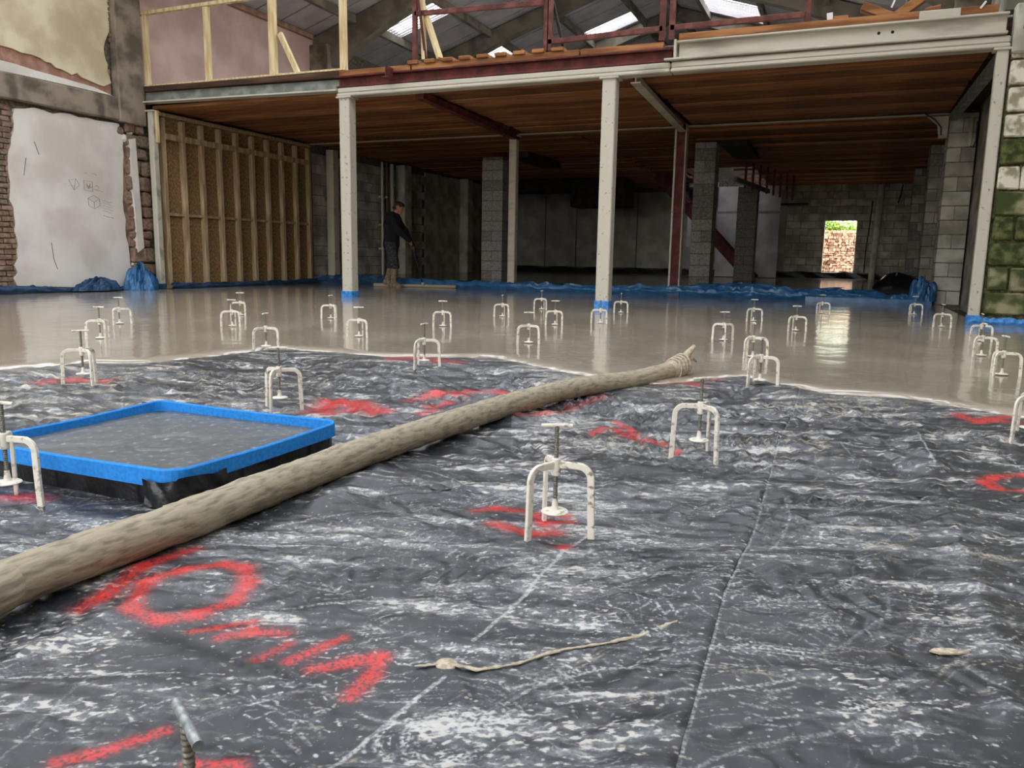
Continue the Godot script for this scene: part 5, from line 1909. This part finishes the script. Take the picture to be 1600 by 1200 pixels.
# ---------------------------------------------------------------- hose
func build_hose() -> void:
	var key := [Vector2(-1.35, 0.6), Vector2(-1.44, -0.1), Vector2(-1.461, -0.865), Vector2(-1.476, -0.948), Vector2(-1.473, -1.136), Vector2(-1.455, -1.42), Vector2(-1.451, -1.784), Vector2(-1.436, -2.28), Vector2(-1.398, -2.689), Vector2(-1.343, -3.206), Vector2(-1.224, -3.763), Vector2(-1.04, -4.15), Vector2(-0.88, -4.45)]
	var c := Curve3D.new()
	c.bake_interval = 0.03
	for i in key.size():
		var a: Vector2 = key[maxi(i - 1, 0)]
		var b: Vector2 = key[mini(i + 1, key.size() - 1)]
		var tn := (b - a) * 0.18
		var yy := 0.004
		if i == key.size() - 1:
			yy = 0.03
		c.add_point(Vector3(key[i].x, yy, key[i].y), -Vector3(tn.x, 0, tn.y), Vector3(tn.x, 0, tn.y))
	var pts := []
	for p in c.get_baked_points():
		pts.append(p)
	var n := FastNoiseLite.new()
	n.seed = 9
	n.frequency = 9.0
	var rad := []
	for i in pts.size():
		rad.append(0.050)
	var t := thing("screed_hose", "thick screed-caked delivery hose lying across the membrane", "hose", Vector3(-1.44, -0.05, -1.8))
	var mb := MB.new(t.position)
	mb.tube(pts, rad, 28)
	# cake the surface: ripple the rings a little
	for i in mb.v.size():
		var p := mb.v[i]
		var k := n.get_noise_3d(p.x, p.y, p.z) * 0.005 + n.get_noise_3d(p.x * 3.0, p.y * 3.0, p.z * 3.0) * 0.003
		mb.v[i] = p + mb.n[i] * k
	obj("hose_body", mb, M.hose_crust, t)
	# frayed, lashed end standing up out of the screed
	var e: Vector3 = pts[pts.size() - 1]
	var d: Vector3 = (pts[pts.size() - 1] - pts[pts.size() - 4]).normalized()
	mb = MB.new(t.position)
	mb.tube([e - d * 0.02, e + d * 0.05 + Vector3.UP * 0.006, e + d * 0.11 + Vector3.UP * 0.022, e + d * 0.13 + Vector3.UP * 0.03], [0.051, 0.060, 0.056, 0.040], 20)
	obj("end_cuff", mb, M.dry_screed, t)
	for k in 4:
		mb = MB.new(t.position)
		var q := e + d * (0.02 + k * 0.025) + Vector3.UP * (0.004 + k * 0.006)
		var ring := []
		var xx := Vector3.UP.cross(d).normalized()
		var yy := d.cross(xx)
		for i in 15:
			var a := TAU * i / 14.0
			ring.append(q + (xx * cos(a) + yy * sin(a)) * 0.062)
		mb.tube(ring, 0.006, 6, false)
		obj("lashing", mb, M.dry_screed, t)
	mb = MB.new(t.position)
	mb.tube([e + d * 0.10 + Vector3.UP * 0.04, e + d * 0.15 + Vector3.UP * 0.085, e + d * 0.20 + Vector3.UP * 0.115], [0.030, 0.020, 0.012], 10)
	obj("rope_tail", mb, M.dry_screed, t)
	mb = MB.new(t.position)
	mb.tube([e + d * 0.12 + Vector3.UP * 0.03, e + d * 0.19 + Vector3.UP * 0.05, e + d * 0.23 + Vector3.UP * 0.02], [0.022, 0.014, 0.008], 8)
	obj("rope_tail", mb, M.dry_screed, t)


# ---------------------------------------------------------------- tripods
func make_tripod(p: Vector3, yaw: float, bar_yaw: float, label: String, lift := 0.0) -> void:
	var t := thing("levelling_tripod", label, "tripod", Vector3(p.x, -0.05, p.z), "screed levelling tripods")
	t.rotation.y = deg_to_rad(yaw)
	var B := 0.05    # local origin lies 5 cm under the screed
	for k in 3:
		var a := TAU * k / 3.0
		var d := Vector3(sin(a), 0, cos(a))
		var side := Vector3.UP.cross(d).normalized()
		var path := []
		path.append(d * 0.010 + Vector3.UP * (0.135 + B))
		path.append(d * 0.055 + Vector3.UP * (0.135 + B))
		for i in 6:
			var b := PI * 0.5 * (i + 1) / 6.0
			path.append(d * (0.058 + 0.034 * sin(b)) + Vector3.UP * (0.135 + B - 0.034 * (1.0 - cos(b))))
		path.append(d * 0.095 + Vector3.UP * 0.05)
		path.append(d * 0.098 + Vector3.UP * -0.012)
		var mb := MB.new()
		mb.sweep_rect(path, side, 0.0105, 0.0175)
		obj("leg", mb, M.coated_white, t)
	var m2 := MB.new()
	m2.lathe([Vector2(0, 0.152), Vector2(0.010, 0.152), Vector2(0.0125, 0.149), Vector2(0.0125, 0.108), Vector2(0.010, 0.105), Vector2(0, 0.105)], Vector3.UP * B, 12)
	obj("boss", m2, M.coated_white, t)
	# threaded rod: a thin tooth every few millimetres
	m2 = MB.new()
	var pr := [Vector2(0, 0.236 + lift)]
	var y := 0.236 + lift
	while y > 0.012:
		pr.append(Vector2(0.0062, y))
		pr.append(Vector2(0.0052, y - 0.003))
		y -= 0.006
	pr.append(Vector2(0.0, 0.010))
	m2.lathe(pr, Vector3.UP * B, 10)
	obj("threaded_rod", m2, M.steel_rod, t)
	m2 = MB.new()
	m2.lathe([Vector2(0.0065, 0.04), Vector2(0.009, 0.018), Vector2(0.012, 0.011), Vector2(0.033, 0.008), Vector2(0.036, 0.005), Vector2(0.033, 0.002), Vector2(0, 0.002)], Vector3.UP * (B + 0.004), 20)
	obj("level_disc", m2, M.coated_white, t)
	m2 = MB.new()
	var ba := deg_to_rad(bar_yaw - yaw)
	var bd := Vector3(cos(ba), 0, -sin(ba))
	m2.tube([bd * -0.040 + Vector3.UP * (0.236 + B + lift), bd * 0.0 + Vector3.UP * (0.237 + B + lift), bd * 0.040 + Vector3.UP * (0.236 + B + lift)], 0.0052, 10)
	obj("handle", m2, M.zinc if p.z > -0.6 else M.coated_white, t)

func build_tripods() -> void:
	var H := 22.75          # handle square to the view
	var L := [
		[-0.648, -1.847, -23.6, H + 2, "nearest complete tripod, on the membrane over red paint in the middle"],
		[-0.448, -2.846, 49, H + 25, "white tripod on the membrane just below the hose end"],
		[-2.328, -2.822, 16, H + 14, "white tripod on the membrane just behind the shower tray"],
		[-2.126, -1.414, 105, H - 12, "tripod cut by the left edge, in front of the shower tray"],
		[-3.678, -2.898, -45, H + 30, "spattered tripod on the muddy membrane at far left, over red paint"],
		[-2.392, -4.275, -8, H + 65, "tripod at the far membrane edge, its handle seen end on"],
		[-5.101, -4.185, 70, H - 4, "tripod standing in the screed just behind the spattered far left one"],
		[-5.997, -5.128, 20, H, "shaded tripod in the screed, the farthest left of all"],
		[-5.821, -6.479, -50, H + 6, "tripod in the screed behind its twin, below the timber wall"],
		[-5.016, -5.473, -35, H - 6, "tripod in the screed below the timber wall, in front of its twin"],
		[-3.723, -4.387, -20, H + 80, "tripod at the screed's edge above the one behind the tray"],
		[-4.819, -6.668, -60, H + 75, "tripod in the screed just left of the leftmost white column's foot"],
		[-3.576, -5.321, -45, H, "tripod in the screed just right of the leftmost white column's foot"],
		[-3.45, -6.522, -40, H, "tripod in the screed directly behind the far membrane edge one, handle square on"],
		[-3.463, -7.949, 70, H + 80, "small tripod in the screed left of the thin pale column's mirror image"],
		[-2.218, -5.607, -42, H, "tripod in the screed in front of the pair right of the thin pale column"],
		[-3.524, -9.328, 60, H + 70, "farthest tripod of the group right of the thin pale column"],
		[-2.599, -7.262, -52, H, "tripod with a wide handle, right one of the group by the thin pale column"],
		[-2.28, -7.749, -62, H + 40, "tripod standing in front of the middle white column's blue tape"],
		[-2.505, -9.383, -45, H + 85, "small tripod just right of the middle white column"],
		[-0.895, -6.652, 15, H, "tripod in the screed just beyond the hose end, to its right"],
		[-0.90, -8.992, -40, H + 4, "tall looking tripod in line behind two others, right of the hose end"],
		[-0.403, -7.98, 80, H - 4, "tripod in the screed just left of the doorway's bright reflection"],
		[-0.248, -10.903, -40, H + 10, "tripod standing at the top of the doorway's bright reflection"],
		[-0.549, -5.596, -30, H + 80, "middle of three tripods in line at the screed's edge, right of the hose"],
		[-0.394, -4.489, -35, H + 60, "tripod straddling the screed's edge right of the hose end"],
		[0.856, -11.43, -40, H, "farthest right tripod, below the knotted blue bundle"],
		[0.974, -9.393, 60, H + 80, "tripod in the screed at the foot of the slim white post"],
		[0.956, -6.566, 80, H + 80, "tripod in the screed, middle of the three below the mossy wall"],
		[0.914, -5.469, 85, H + 85, "nearest of the three tripods in the screed below the mossy wall"],
		[1.12, -7.848, 60, H + 70, "tripod nearest the blue strip of the mossy wall"],
		[0.735, -3.690, 75, H, "tripod cut by the right edge beside a red mark"],
		[-0.520, -0.489, 40, -31.6, "foreground tripod at the bottom edge, only its rod and handle in view"]]
	for q in L:
		make_tripod(Vector3(q[0], 0, q[1]), q[2], q[3], q[4], 0.0)


# ---------------------------------------------------------------- person
func sdf_mesh(bones: Array, lo: Vector3, hi: Vector3, cell: float, k: float, mb: MB, cut = null) -> void:
	# bones: [a, b, ra, rb]; smooth union of tapered capsules, meshed as surface nets
	var nx := int((hi.x - lo.x) / cell) + 2
	var ny := int((hi.y - lo.y) / cell) + 2
	var nz2 := int((hi.z - lo.z) / cell) + 2
	var f := PackedFloat32Array()
	f.resize(nx * ny * nz2)
	f.fill(1.0)
	for b in bones:
		var a: Vector3 = b[0]
		var c: Vector3 = b[1]
		var R: float = maxf(b[2], b[3]) + k * 2.0 + cell * 2.0
		var d := c - a
		var l2 := maxf(d.length_squared(), 1e-9)
		var p0 := (Vector3(minf(a.x, c.x), minf(a.y, c.y), minf(a.z, c.z)) - Vector3.ONE * R - lo) / cell
		var p1 := (Vector3(maxf(a.x, c.x), maxf(a.y, c.y), maxf(a.z, c.z)) + Vector3.ONE * R - lo) / cell
		for z in range(maxi(0, int(p0.z)), mini(nz2 - 1, int(p1.z) + 1) + 1):
			for y in range(maxi(0, int(p0.y)), mini(ny - 1, int(p1.y) + 1) + 1):
				for x in range(maxi(0, int(p0.x)), mini(nx - 1, int(p1.x) + 1) + 1):
					var p := lo + Vector3(x, y, z) * cell
					var t := clampf((p - a).dot(d) / l2, 0.0, 1.0)
					var ds := (p - a - d * t).length() - lerpf(b[2], b[3], t)
					var i := (z * ny + y) * nx + x
					var h := maxf(k - absf(f[i] - ds), 0.0) / k
					f[i] = minf(f[i], ds) - h * h * k * 0.25
	if cut != null:
		for z in nz2:
			for y in ny:
				for x in nx:
					var i := (z * ny + y) * nx + x
					if f[i] < 0.2:
						f[i] = maxf(f[i], cut.call(lo + Vector3(x, y, z) * cell))
	var id := {}
	for z in nz2 - 1:
		for y in ny - 1:
			for x in nx - 1:
				var i := (z * ny + y) * nx + x
				if absf(f[i]) > cell * 2.5:
					continue
				var m := 0
				var s := Vector3.ZERO
				var cnt := 0
				var vals := [f[i], f[i + 1], f[i + nx], f[i + nx + 1], f[i + nx * ny], f[i + nx * ny + 1], f[i + nx * ny + nx], f[i + nx * ny + nx + 1]]
				for q in 8:
					if vals[q] < 0.0:
						m |= 1 << q
				if m == 0 or m == 255:
					continue
				for e in [[0, 1], [2, 3], [4, 5], [6, 7], [0, 2], [1, 3], [4, 6], [5, 7], [0, 4], [1, 5], [2, 6], [3, 7]]:
					var va: float = vals[e[0]]
					var vb: float = vals[e[1]]
					if (va < 0.0) != (vb < 0.0):
						var t := va / (va - vb)
						var A := Vector3(e[0] & 1, (e[0] >> 1) & 1, e[0] >> 2)
						var Bq := Vector3(e[1] & 1, (e[1] >> 1) & 1, e[1] >> 2)
						s += A.lerp(Bq, t)
						cnt += 1
				var g := Vector3(vals[1] + vals[3] + vals[5] + vals[7] - vals[0] - vals[2] - vals[4] - vals[6], vals[2] + vals[3] + vals[6] + vals[7] - vals[0] - vals[1] - vals[4] - vals[5], vals[4] + vals[5] + vals[6] + vals[7] - vals[0] - vals[1] - vals[2] - vals[3])
				id[i] = mb.vert(lo + (Vector3(x, y, z) + s / cnt) * cell, g.normalized())
	for z in range(1, nz2 - 1):
		for y in range(1, ny - 1):
			for x in range(1, nx - 1):
				var i := (z * ny + y) * nx + x
				var s0 := f[i] < 0.0
				for ax in 3:
					var st: int = [1, nx, nx * ny][ax]
					if s0 != (f[i + st] < 0.0):
						var u: int = [nx, nx * ny, 1][ax]
						var w: int = [nx * ny, 1, nx][ax]
						if id.has(i) and id.has(i - u) and id.has(i - w) and id.has(i - u - w):
							mb.tri_i(id[i], id[i - u], id[i - u - w])
							mb.tri_i(id[i], id[i - u - w], id[i - w])

func build_person() -> void:
	# local axes: x forward (the way he walks), y up, z his right
	var root := MeshInstance3D.new()
	root.name = "person"
	add_child(root)
	tag(root, "person in black hoodie, shorts and screed-caked boots pushing a long bar", "person")
	var at := Vector3(-8.62, -0.02, -14.05)
	root.transform = Transform3D(Basis(Vector3.UP, deg_to_rad(14.0)), at)
	var hipR := Vector3(0.0, 0.90, 0.09)
	var hipL := Vector3(0.0, 0.90, -0.09)
	var kneeR := Vector3(0.09, 0.49, 0.10)
	var kneeL := Vector3(-0.02, 0.48, -0.09)
	var ankR := Vector3(0.06, 0.09, 0.10)
	var ankL := Vector3(-0.14, 0.13, -0.09)
	var toeR := Vector3(0.20, 0.035, 0.11)
	var toeL := Vector3(-0.02, 0.035, -0.09)
	var chest := Vector3(0.02, 1.27, 0)
	var neck := Vector3(0.075, 1.48, 0)
	var shR := Vector3(0.05, 1.40, 0.17)
	var shL := Vector3(0.06, 1.40, -0.17)
	var elR := Vector3(0.22, 1.14, 0.21)
	var elL := Vector3(0.24, 1.15, -0.17)
	var wrR := Vector3(0.41, 0.95, 0.09)
	var wrL := Vector3(0.43, 0.86, -0.06)
	var head := Vector3(0.15, 1.61, 0)
	var body := [
		[Vector3(0, 0.95, 0), chest, 0.125, 0.14], [chest, Vector3(0.05, 1.40, 0), 0.14, 0.12],
		[Vector3(0.05, 1.41, 0), shR, 0.09, 0.065], [Vector3(0.05, 1.41, 0), shL, 0.09, 0.065],
		[neck - Vector3(0.02, 0.05, 0), head - Vector3(0.03, 0.04, 0), 0.058, 0.052],
		[hipR, kneeR, 0.085, 0.058], [kneeR, ankR, 0.056, 0.038], [hipL, kneeL, 0.085, 0.058], [kneeL, ankL, 0.056, 0.038],
		[ankR, toeR, 0.042, 0.03], [ankL, toeL, 0.042, 0.03],
		[shR, elR, 0.052, 0.04], [elR, wrR, 0.039, 0.028], [shL, elL, 0.052, 0.04], [elL, wrL, 0.039, 0.028]]
	var mb := MB.new()
	sdf_mesh(body, Vector3(-0.35, -0.05, -0.35), Vector3(0.65, 1.62, 0.38), 0.014, 0.045, mb)
	# head in a finer grid of its own: skull, jaw, nose, ears, brow, chin, lips
	var hb := Basis(Vector3.BACK, deg_to_rad(-22.0))
	var hp := func(p: Vector3) -> Vector3: return head + hb * p
	var hd := [
		[hp.call(Vector3(-0.015, 0.03, 0)), hp.call(Vector3(-0.01, 0.03, 0)), 0.088, 0.088],
		[hp.call(Vector3(0.03, -0.02, 0.0)), hp.call(Vector3(0.055, -0.075, 0)), 0.066, 0.036],
		[hp.call(Vector3(0.082, 0.012, 0)), hp.call(Vector3(0.104, -0.022, 0)), 0.010, 0.014],
		[hp.call(Vector3(0.075, 0.022, 0.028)), hp.call(Vector3(0.075, 0.022, -0.028)), 0.014, 0.014],
		[hp.call(Vector3(0.084, -0.052, 0.016)), hp.call(Vector3(0.084, -0.052, -0.016)), 0.011, 0.011],
		[hp.call(Vector3(0.078, -0.085, 0.0)), hp.call(Vector3(0.078, -0.085, 0.0)), 0.020, 0.020],
		[hp.call(Vector3(-0.008, 0.018, 0.082)), hp.call(Vector3(-0.002, -0.018, 0.080)), 0.015, 0.010],
		[hp.call(Vector3(-0.008, 0.018, -0.082)), hp.call(Vector3(-0.002, -0.018, -0.080)), 0.015, 0.010]]
	sdf_mesh(hd, head - Vector3.ONE * 0.15, head + Vector3.ONE * 0.15, 0.006, 0.022, mb)
	# hands round the pole: palm, four fingers, thumb
	var pole_a := Vector3(0.385, 1.06, 0.03)
	var pole_b := Vector3(0.66, 0.06, -0.02)
	var pd := (pole_b - pole_a).normalized()
	for h in [[wrR, 0.16, 1.0], [wrL, 0.27, -1.0]]:
		var g: Vector3 = pole_a + pd * h[1]
		var w: Vector3 = h[0]
		var out := (w - g).normalized()
		out = (out - pd * out.dot(pd)).normalized()
		var rt := pd.cross(out).normalized()
		var bones := [[w, g + out * 0.030, 0.027, 0.026], [g + out * 0.028 - pd * 0.025, g + out * 0.028 + pd * 0.03, 0.018, 0.017]]
		sdf_mesh(bones, g.min(w) - Vector3.ONE * 0.05, g.max(w) + Vector3.ONE * 0.05, 0.007, 0.02, mb)
		for k in 4:
			var o := pd * (-0.030 + k * 0.020)
			var q := g + o
			var ln: float = [0.9, 1.0, 0.95, 0.8][k]
			var chain := []
			var prev := q + out * 0.030 + rt * 0.004
			for j in 3:
				var an: float = (0.75 + j * 0.75) * ln
				var nx := q + (out * cos(an * 1.25) + rt * sin(an * 1.25)) * 0.026
				chain.append([prev, nx, 0.0095 - j * 0.0006, 0.009 - j * 0.0006])
				prev = nx
			sdf_mesh(chain, q - Vector3.ONE * 0.055, q + Vector3.ONE * 0.055, 0.004, 0.004, mb)
		var th := g - pd * 0.038
		sdf_mesh([[g + out * 0.03 - pd * 0.02, th + out * 0.018 - rt * 0.020, 0.012, 0.010], [th + out * 0.018 - rt * 0.020, th - out * 0.008 - rt * 0.022, 0.010, 0.008]], th - Vector3.ONE * 0.08, th + Vector3.ONE * 0.08, 0.005, 0.006, mb)
	root.mesh = mb.mesh()
	root.material_override = M.skin
	# clothes
	var hood := [
		[Vector3(-0.005, 0.90, 0), chest, 0.155, 0.165], [chest, Vector3(0.045, 1.39, 0), 0.165, 0.145],
		[Vector3(-0.01, 0.88, 0.05), Vector3(-0.01, 0.88, -0.05), 0.145, 0.145],
		[Vector3(0.05, 1.40, 0), shR, 0.11, 0.085], [Vector3(0.05, 1.40, 0), shL, 0.11, 0.085],
		[shR, elR, 0.080, 0.062], [elR, wrR.lerp(elR, 0.06), 0.060, 0.046], [shL, elL, 0.080, 0.062], [elL, wrL.lerp(elL, 0.06), 0.060, 0.046],
		[Vector3(-0.04, 1.47, 0.07), Vector3(-0.04, 1.47, -0.07), 0.062, 0.062], [Vector3(0.02, 1.47, 0.085), Vector3(0.10, 1.44, 0.05), 0.04, 0.035], [Vector3(0.02, 1.47, -0.085), Vector3(0.10, 1.44, -0.05), 0.04, 0.035]]
	mb = MB.new()
	sdf_mesh(hood, Vector3(-0.35, 0.72, -0.38), Vector3(0.6, 1.62, 0.42), 0.013, 0.05, mb, func(p: Vector3) -> float: return 0.80 + 0.012 * sin(p.z * 40.0) - p.y)
	obj("hoodie", mb, M.hoodie, root).set_meta("label", "black hooded sweatshirt")
	mb = MB.new()
	sdf_mesh([[Vector3(0, 0.90, 0.05), Vector3(0, 0.90, -0.05), 0.135, 0.135], [hipR, kneeR - Vector3(0, 0.06, 0), 0.118, 0.098], [hipL, kneeL - Vector3(0, 0.06, 0), 0.118, 0.098]], Vector3(-0.3, 0.3, -0.32), Vector3(0.35, 1.05, 0.32), 0.013, 0.03, mb, func(p: Vector3) -> float: return maxf(0.40 + 0.01 * sin(p.z * 50.0 + p.x * 30.0) - p.y, p.y - 0.93))
	obj("shorts", mb, M.shorts, root).set_meta("label", "dark grey work shorts")
	mb = MB.new()
	for q in [[kneeR, ankR, toeR], [kneeL, ankL, toeL]]:
		var kn: Vector3 = q[0]
		var an: Vector3 = q[1]
		sdf_mesh([[kn.lerp(an, 0.25), an, 0.074, 0.056], [an - Vector3(0.03, 0.03, 0), q[2], 0.055, 0.046], [an, q[2] + Vector3(0, 0.02, 0), 0.05, 0.042]], Vector3(-0.28, -0.06, -0.2), Vector3(0.3, 0.55, 0.2), 0.014, 0.03, mb, func(p: Vector3) -> float: return p.y - 0.40)
	obj("boots", mb, M.muddy_boot, root).set_meta("label", "boots caked in beige screed")
	mb = MB.new()
	sdf_mesh([[hp.call(Vector3(-0.022, 0.045, 0)), hp.call(Vector3(0.01, 0.055, 0)), 0.090, 0.082], [hp.call(Vector3(-0.05, -0.02, 0.03)), hp.call(Vector3(-0.05, -0.02, -0.03)), 0.062, 0.062], [hp.call(Vector3(0.055, 0.085, 0.03)), hp.call(Vector3(0.06, 0.085, -0.03)), 0.035, 0.035]], head - Vector3.ONE * 0.15, head + Vector3.ONE * 0.15, 0.008, 0.02, mb, func(p: Vector3) -> float:
		var q := hb.inverse() * (p - head)
		return maxf(q.x - (0.07 + (q.y - 0.06) * 0.9), -0.05 - q.y) if q.y < 0.06 else -1.0)
	obj("hair", mb, M.hair, root).set_meta("label", "short brown hair")
	# the long bar with its pole
	var tb := thing("dappling_bar", "long pale dappling bar floating on the screed at the worker's feet", "screed bar", at + root.transform.basis * Vector3(0.66, 0.0, -0.02))
	var g2 := MB.new(tb.position)
	var X := func(p: Vector3) -> Vector3: return root.transform * p
	g2.tube([X.call(pole_a), X.call(pole_a.lerp(pole_b, 0.5)), X.call(pole_b)], 0.0135, 10)
	obj("pole", g2, M.dark_steel, tb)
	g2 = MB.new(tb.position)
	g2.tube([X.call(Vector3(-0.42, 0.05, -0.10)), X.call(Vector3(0.3, 0.05, -0.06)), X.call(Vector3(1.35, 0.05, -0.02))], 0.032, 12)
	obj("bar", g2, M.screed_crust, tb)
	g2 = MB.new(tb.position)
	g2.bbox(X.call(Vector3(0.66, 0.09, -0.03)), Vector3(0.07, 0.07, 0.07), 0.01)
	obj("socket", g2, M.steel_bright, tb)


# ---------------------------------------------------------------- outside the doorway
func build_outside() -> void:
	var g := setting("trim_2")
	g.name = "ground_outside"
	quick("ground", g, M.ground_outside, Vector3(-14, 0.0, -45), Vector3(14, 0.30, ZB - 0.3))
	var w := thing("rubble_wall", "pinkish rubble stone wall seen through the doorway", "wall", Vector3(0, 0.3, -30.6))
	var core := MB.new(w.position)
	core.box(Vector3(-5, 0.3, -31.2), Vector3(4, 1.62, -30.72))
	obj("core", core, M.rubble_dark, w)
	var mb := MB.new(w.position)
	var mb2 := MB.new(w.position)
	var y := 0.32
	while y < 1.72:
		var x := -2.6
		var h := rng.randf_range(0.06, 0.12)
		while x < 2.2:
			var l := rng.randf_range(0.07, 0.17)
			var b := mb if rng.randf() < 0.75 else mb2
			b.obox(Vector3(x + l * 0.5, y + h * 0.5 + rng.randf_range(-0.015, 0.015), -30.7 + rng.randf_range(-0.03, 0.05)), Vector3(l - 0.012, h - 0.012, 0.16), Basis(Vector3.BACK, rng.randf_range(-0.2, 0.2)), 0.012, rng)
			x += l
		y += h
	obj("stone", mb, M.rubble, w).set_meta("kind", "stuff")
	obj("dark_stone", mb2, M.rubble_dark, w).set_meta("kind", "stuff")
	var s := thing("shrub", "bright green shrub growing over the rubble wall outside", "shrub", Vector3(-0.6, 1.55, -31.55))
	var leaf := MB.new()
	leaf.face([Vector3(0, 0, 0), Vector3(0.03, 0.03, 0.006), Vector3(0, 0.09, 0.02), Vector3(-0.03, 0.03, 0.006)], Vector3(0, 0, 1))
	var mm := MultiMesh.new()
	mm.transform_format = MultiMesh.TRANSFORM_3D
	mm.mesh = leaf.mesh()
	mm.instance_count = 2600
	for i in 2600:
		var p := Vector3(rng.randfn(0, 0.55), absf(rng.randfn(0, 0.35)), clampf(rng.randfn(0, 0.2), -0.5, 0.3))
		mm.set_instance_transform(i, Transform3D(Basis.from_euler(Vector3(rng.randf() * TAU, rng.randf() * TAU, rng.randf() * TAU)).scaled(Vector3.ONE * rng.randf_range(0.7, 1.5)), p))
	var mi := MultiMeshInstance3D.new()
	mi.name = "foliage"
	mi.multimesh = mm
	mi.material_override = M.leaf
	mi.set_meta("kind", "stuff")
	s.add_child(mi)
	for k in 5:
		var b := MB.new(s.position)
		b.tube([Vector3(-1.0 + k * 0.2, 0.3, -31.55), Vector3(-1.05 + k * 0.24, 1.7, -31.55), Vector3(-1.2 + k * 0.32, 2.1, -31.55)], [0.02, 0.014, 0.006], 6)
		obj("stem", b, M.dark_timber, s)
	var f := thing("picket_fence", "white picket fence beyond the rubble wall outside", "fence", Vector3(0.7, 0.3, -32.0))
	for k in 14:
		var b := MB.new(f.position)
		b.bbox(Vector3(0.1 + k * 0.14, 1.35, -32.0), Vector3(0.09, 2.1, 0.02), 0.003)
		obj("picket", b, M.white_card, f)
	for yy in [0.8, 1.9]:
		var b := MB.new(f.position)
		b.bbox(Vector3(1.0, yy, -32.03), Vector3(2.0, 0.08, 0.03), 0.003)
		obj("rail", b, M.white_card, f)


# ---------------------------------------------------------------- small things
func build_bits() -> void:
	# spilled screed blob with its tail
	var t := thing("screed_splash", "flat beige screed blob with a thin tail on the membrane", "screed splash", Vector3(0.4, -0.05, -1.15))
	t.position = Vector3(RR.x * -0.108 + FF.x * 1.291, -0.052, RR.y * -0.108 + FF.y * 1.291)
	var h0 := memb_h(-0.108, 1.291)
	var mb := MB.new(t.position)
	var c := Vector3(t.position.x, h0, t.position.z)
	mb.lathe([Vector2(0, 0.006), Vector2(0.012, 0.0055), Vector2(0.019, 0.003), Vector2(0.021, -0.003)], c, 20)
	obj("blob", mb, M.dry_screed, t)
	var tail := [Vector2(-0.162, 1.278), Vector2(-0.108, 1.291), Vector2(-0.053, 1.266), Vector2(0.008, 1.284), Vector2(0.06, 1.315), Vector2(0.102, 1.339), Vector2(0.18, 1.365), Vector2(0.252, 1.399), Vector2(0.30, 1.43), Vector2(0.351, 1.469)]
	var pts := []
	var rad := []
	for i in tail.size():
		var q: Vector2 = tail[i]
		pts.append(Vector3(RR.x * q.x + FF.x * q.y, memb_h(q.x, q.y) + 0.0035, RR.y * q.x + FF.y * q.y))
		rad.append([0.003, 0.006, 0.0065, 0.0045, 0.004, 0.005, 0.0045, 0.0065, 0.008, 0.002][i])
	mb = MB.new(t.position)
	var fine_p := []
	var fine_r := []
	for i in 64:
		var f := i / 63.0 * (pts.size() - 1)
		var k := mini(int(f), pts.size() - 2)
		fine_p.append(pts[k].lerp(pts[k + 1], f - k) + Vector3(rng.randf_range(-0.0015, 0.0015), 0, rng.randf_range(-0.0015, 0.0015)))
		fine_r.append(lerpf(rad[k], rad[k + 1], f - k) * rng.randf_range(0.45, 1.25))
	mb.tube(fine_p, fine_r, 8)
	for i in mb.v.size():
		# a splash lies flat
		var f := fine_p[mini(i / 9, 63)].y - mb.off.y as float
		mb.v[i].y = f + (mb.v[i].y - f) * 0.35
	obj("tail", mb, M.dry_screed, t)
	t = thing("paper_flake", "pale flake of dried screed on the membrane at the lower right", "screed flake", Vector3(RR.x * 0.82 + FF.x * 1.36, -0.05, RR.y * 0.82 + FF.y * 1.36))
	mb = MB.new(t.position)
	var hh := memb_h(0.82, 1.36) + 0.003
	var pl := PackedVector2Array([Vector2(-0.034, 0.002), Vector2(-0.02, 0.012), Vector2(0.012, 0.011), Vector2(0.04, 0.0), Vector2(0.015, -0.008), Vector2(-0.02, -0.009)])
	mb.prism(pl, Vector3(t.position.x, hh, t.position.z), Vector3(RR.x, 0, RR.y), Vector3(FF.x, 0, FF.y), Vector3(0, 0.003, 0))
	obj("flake", mb, M.dry_screed, t)
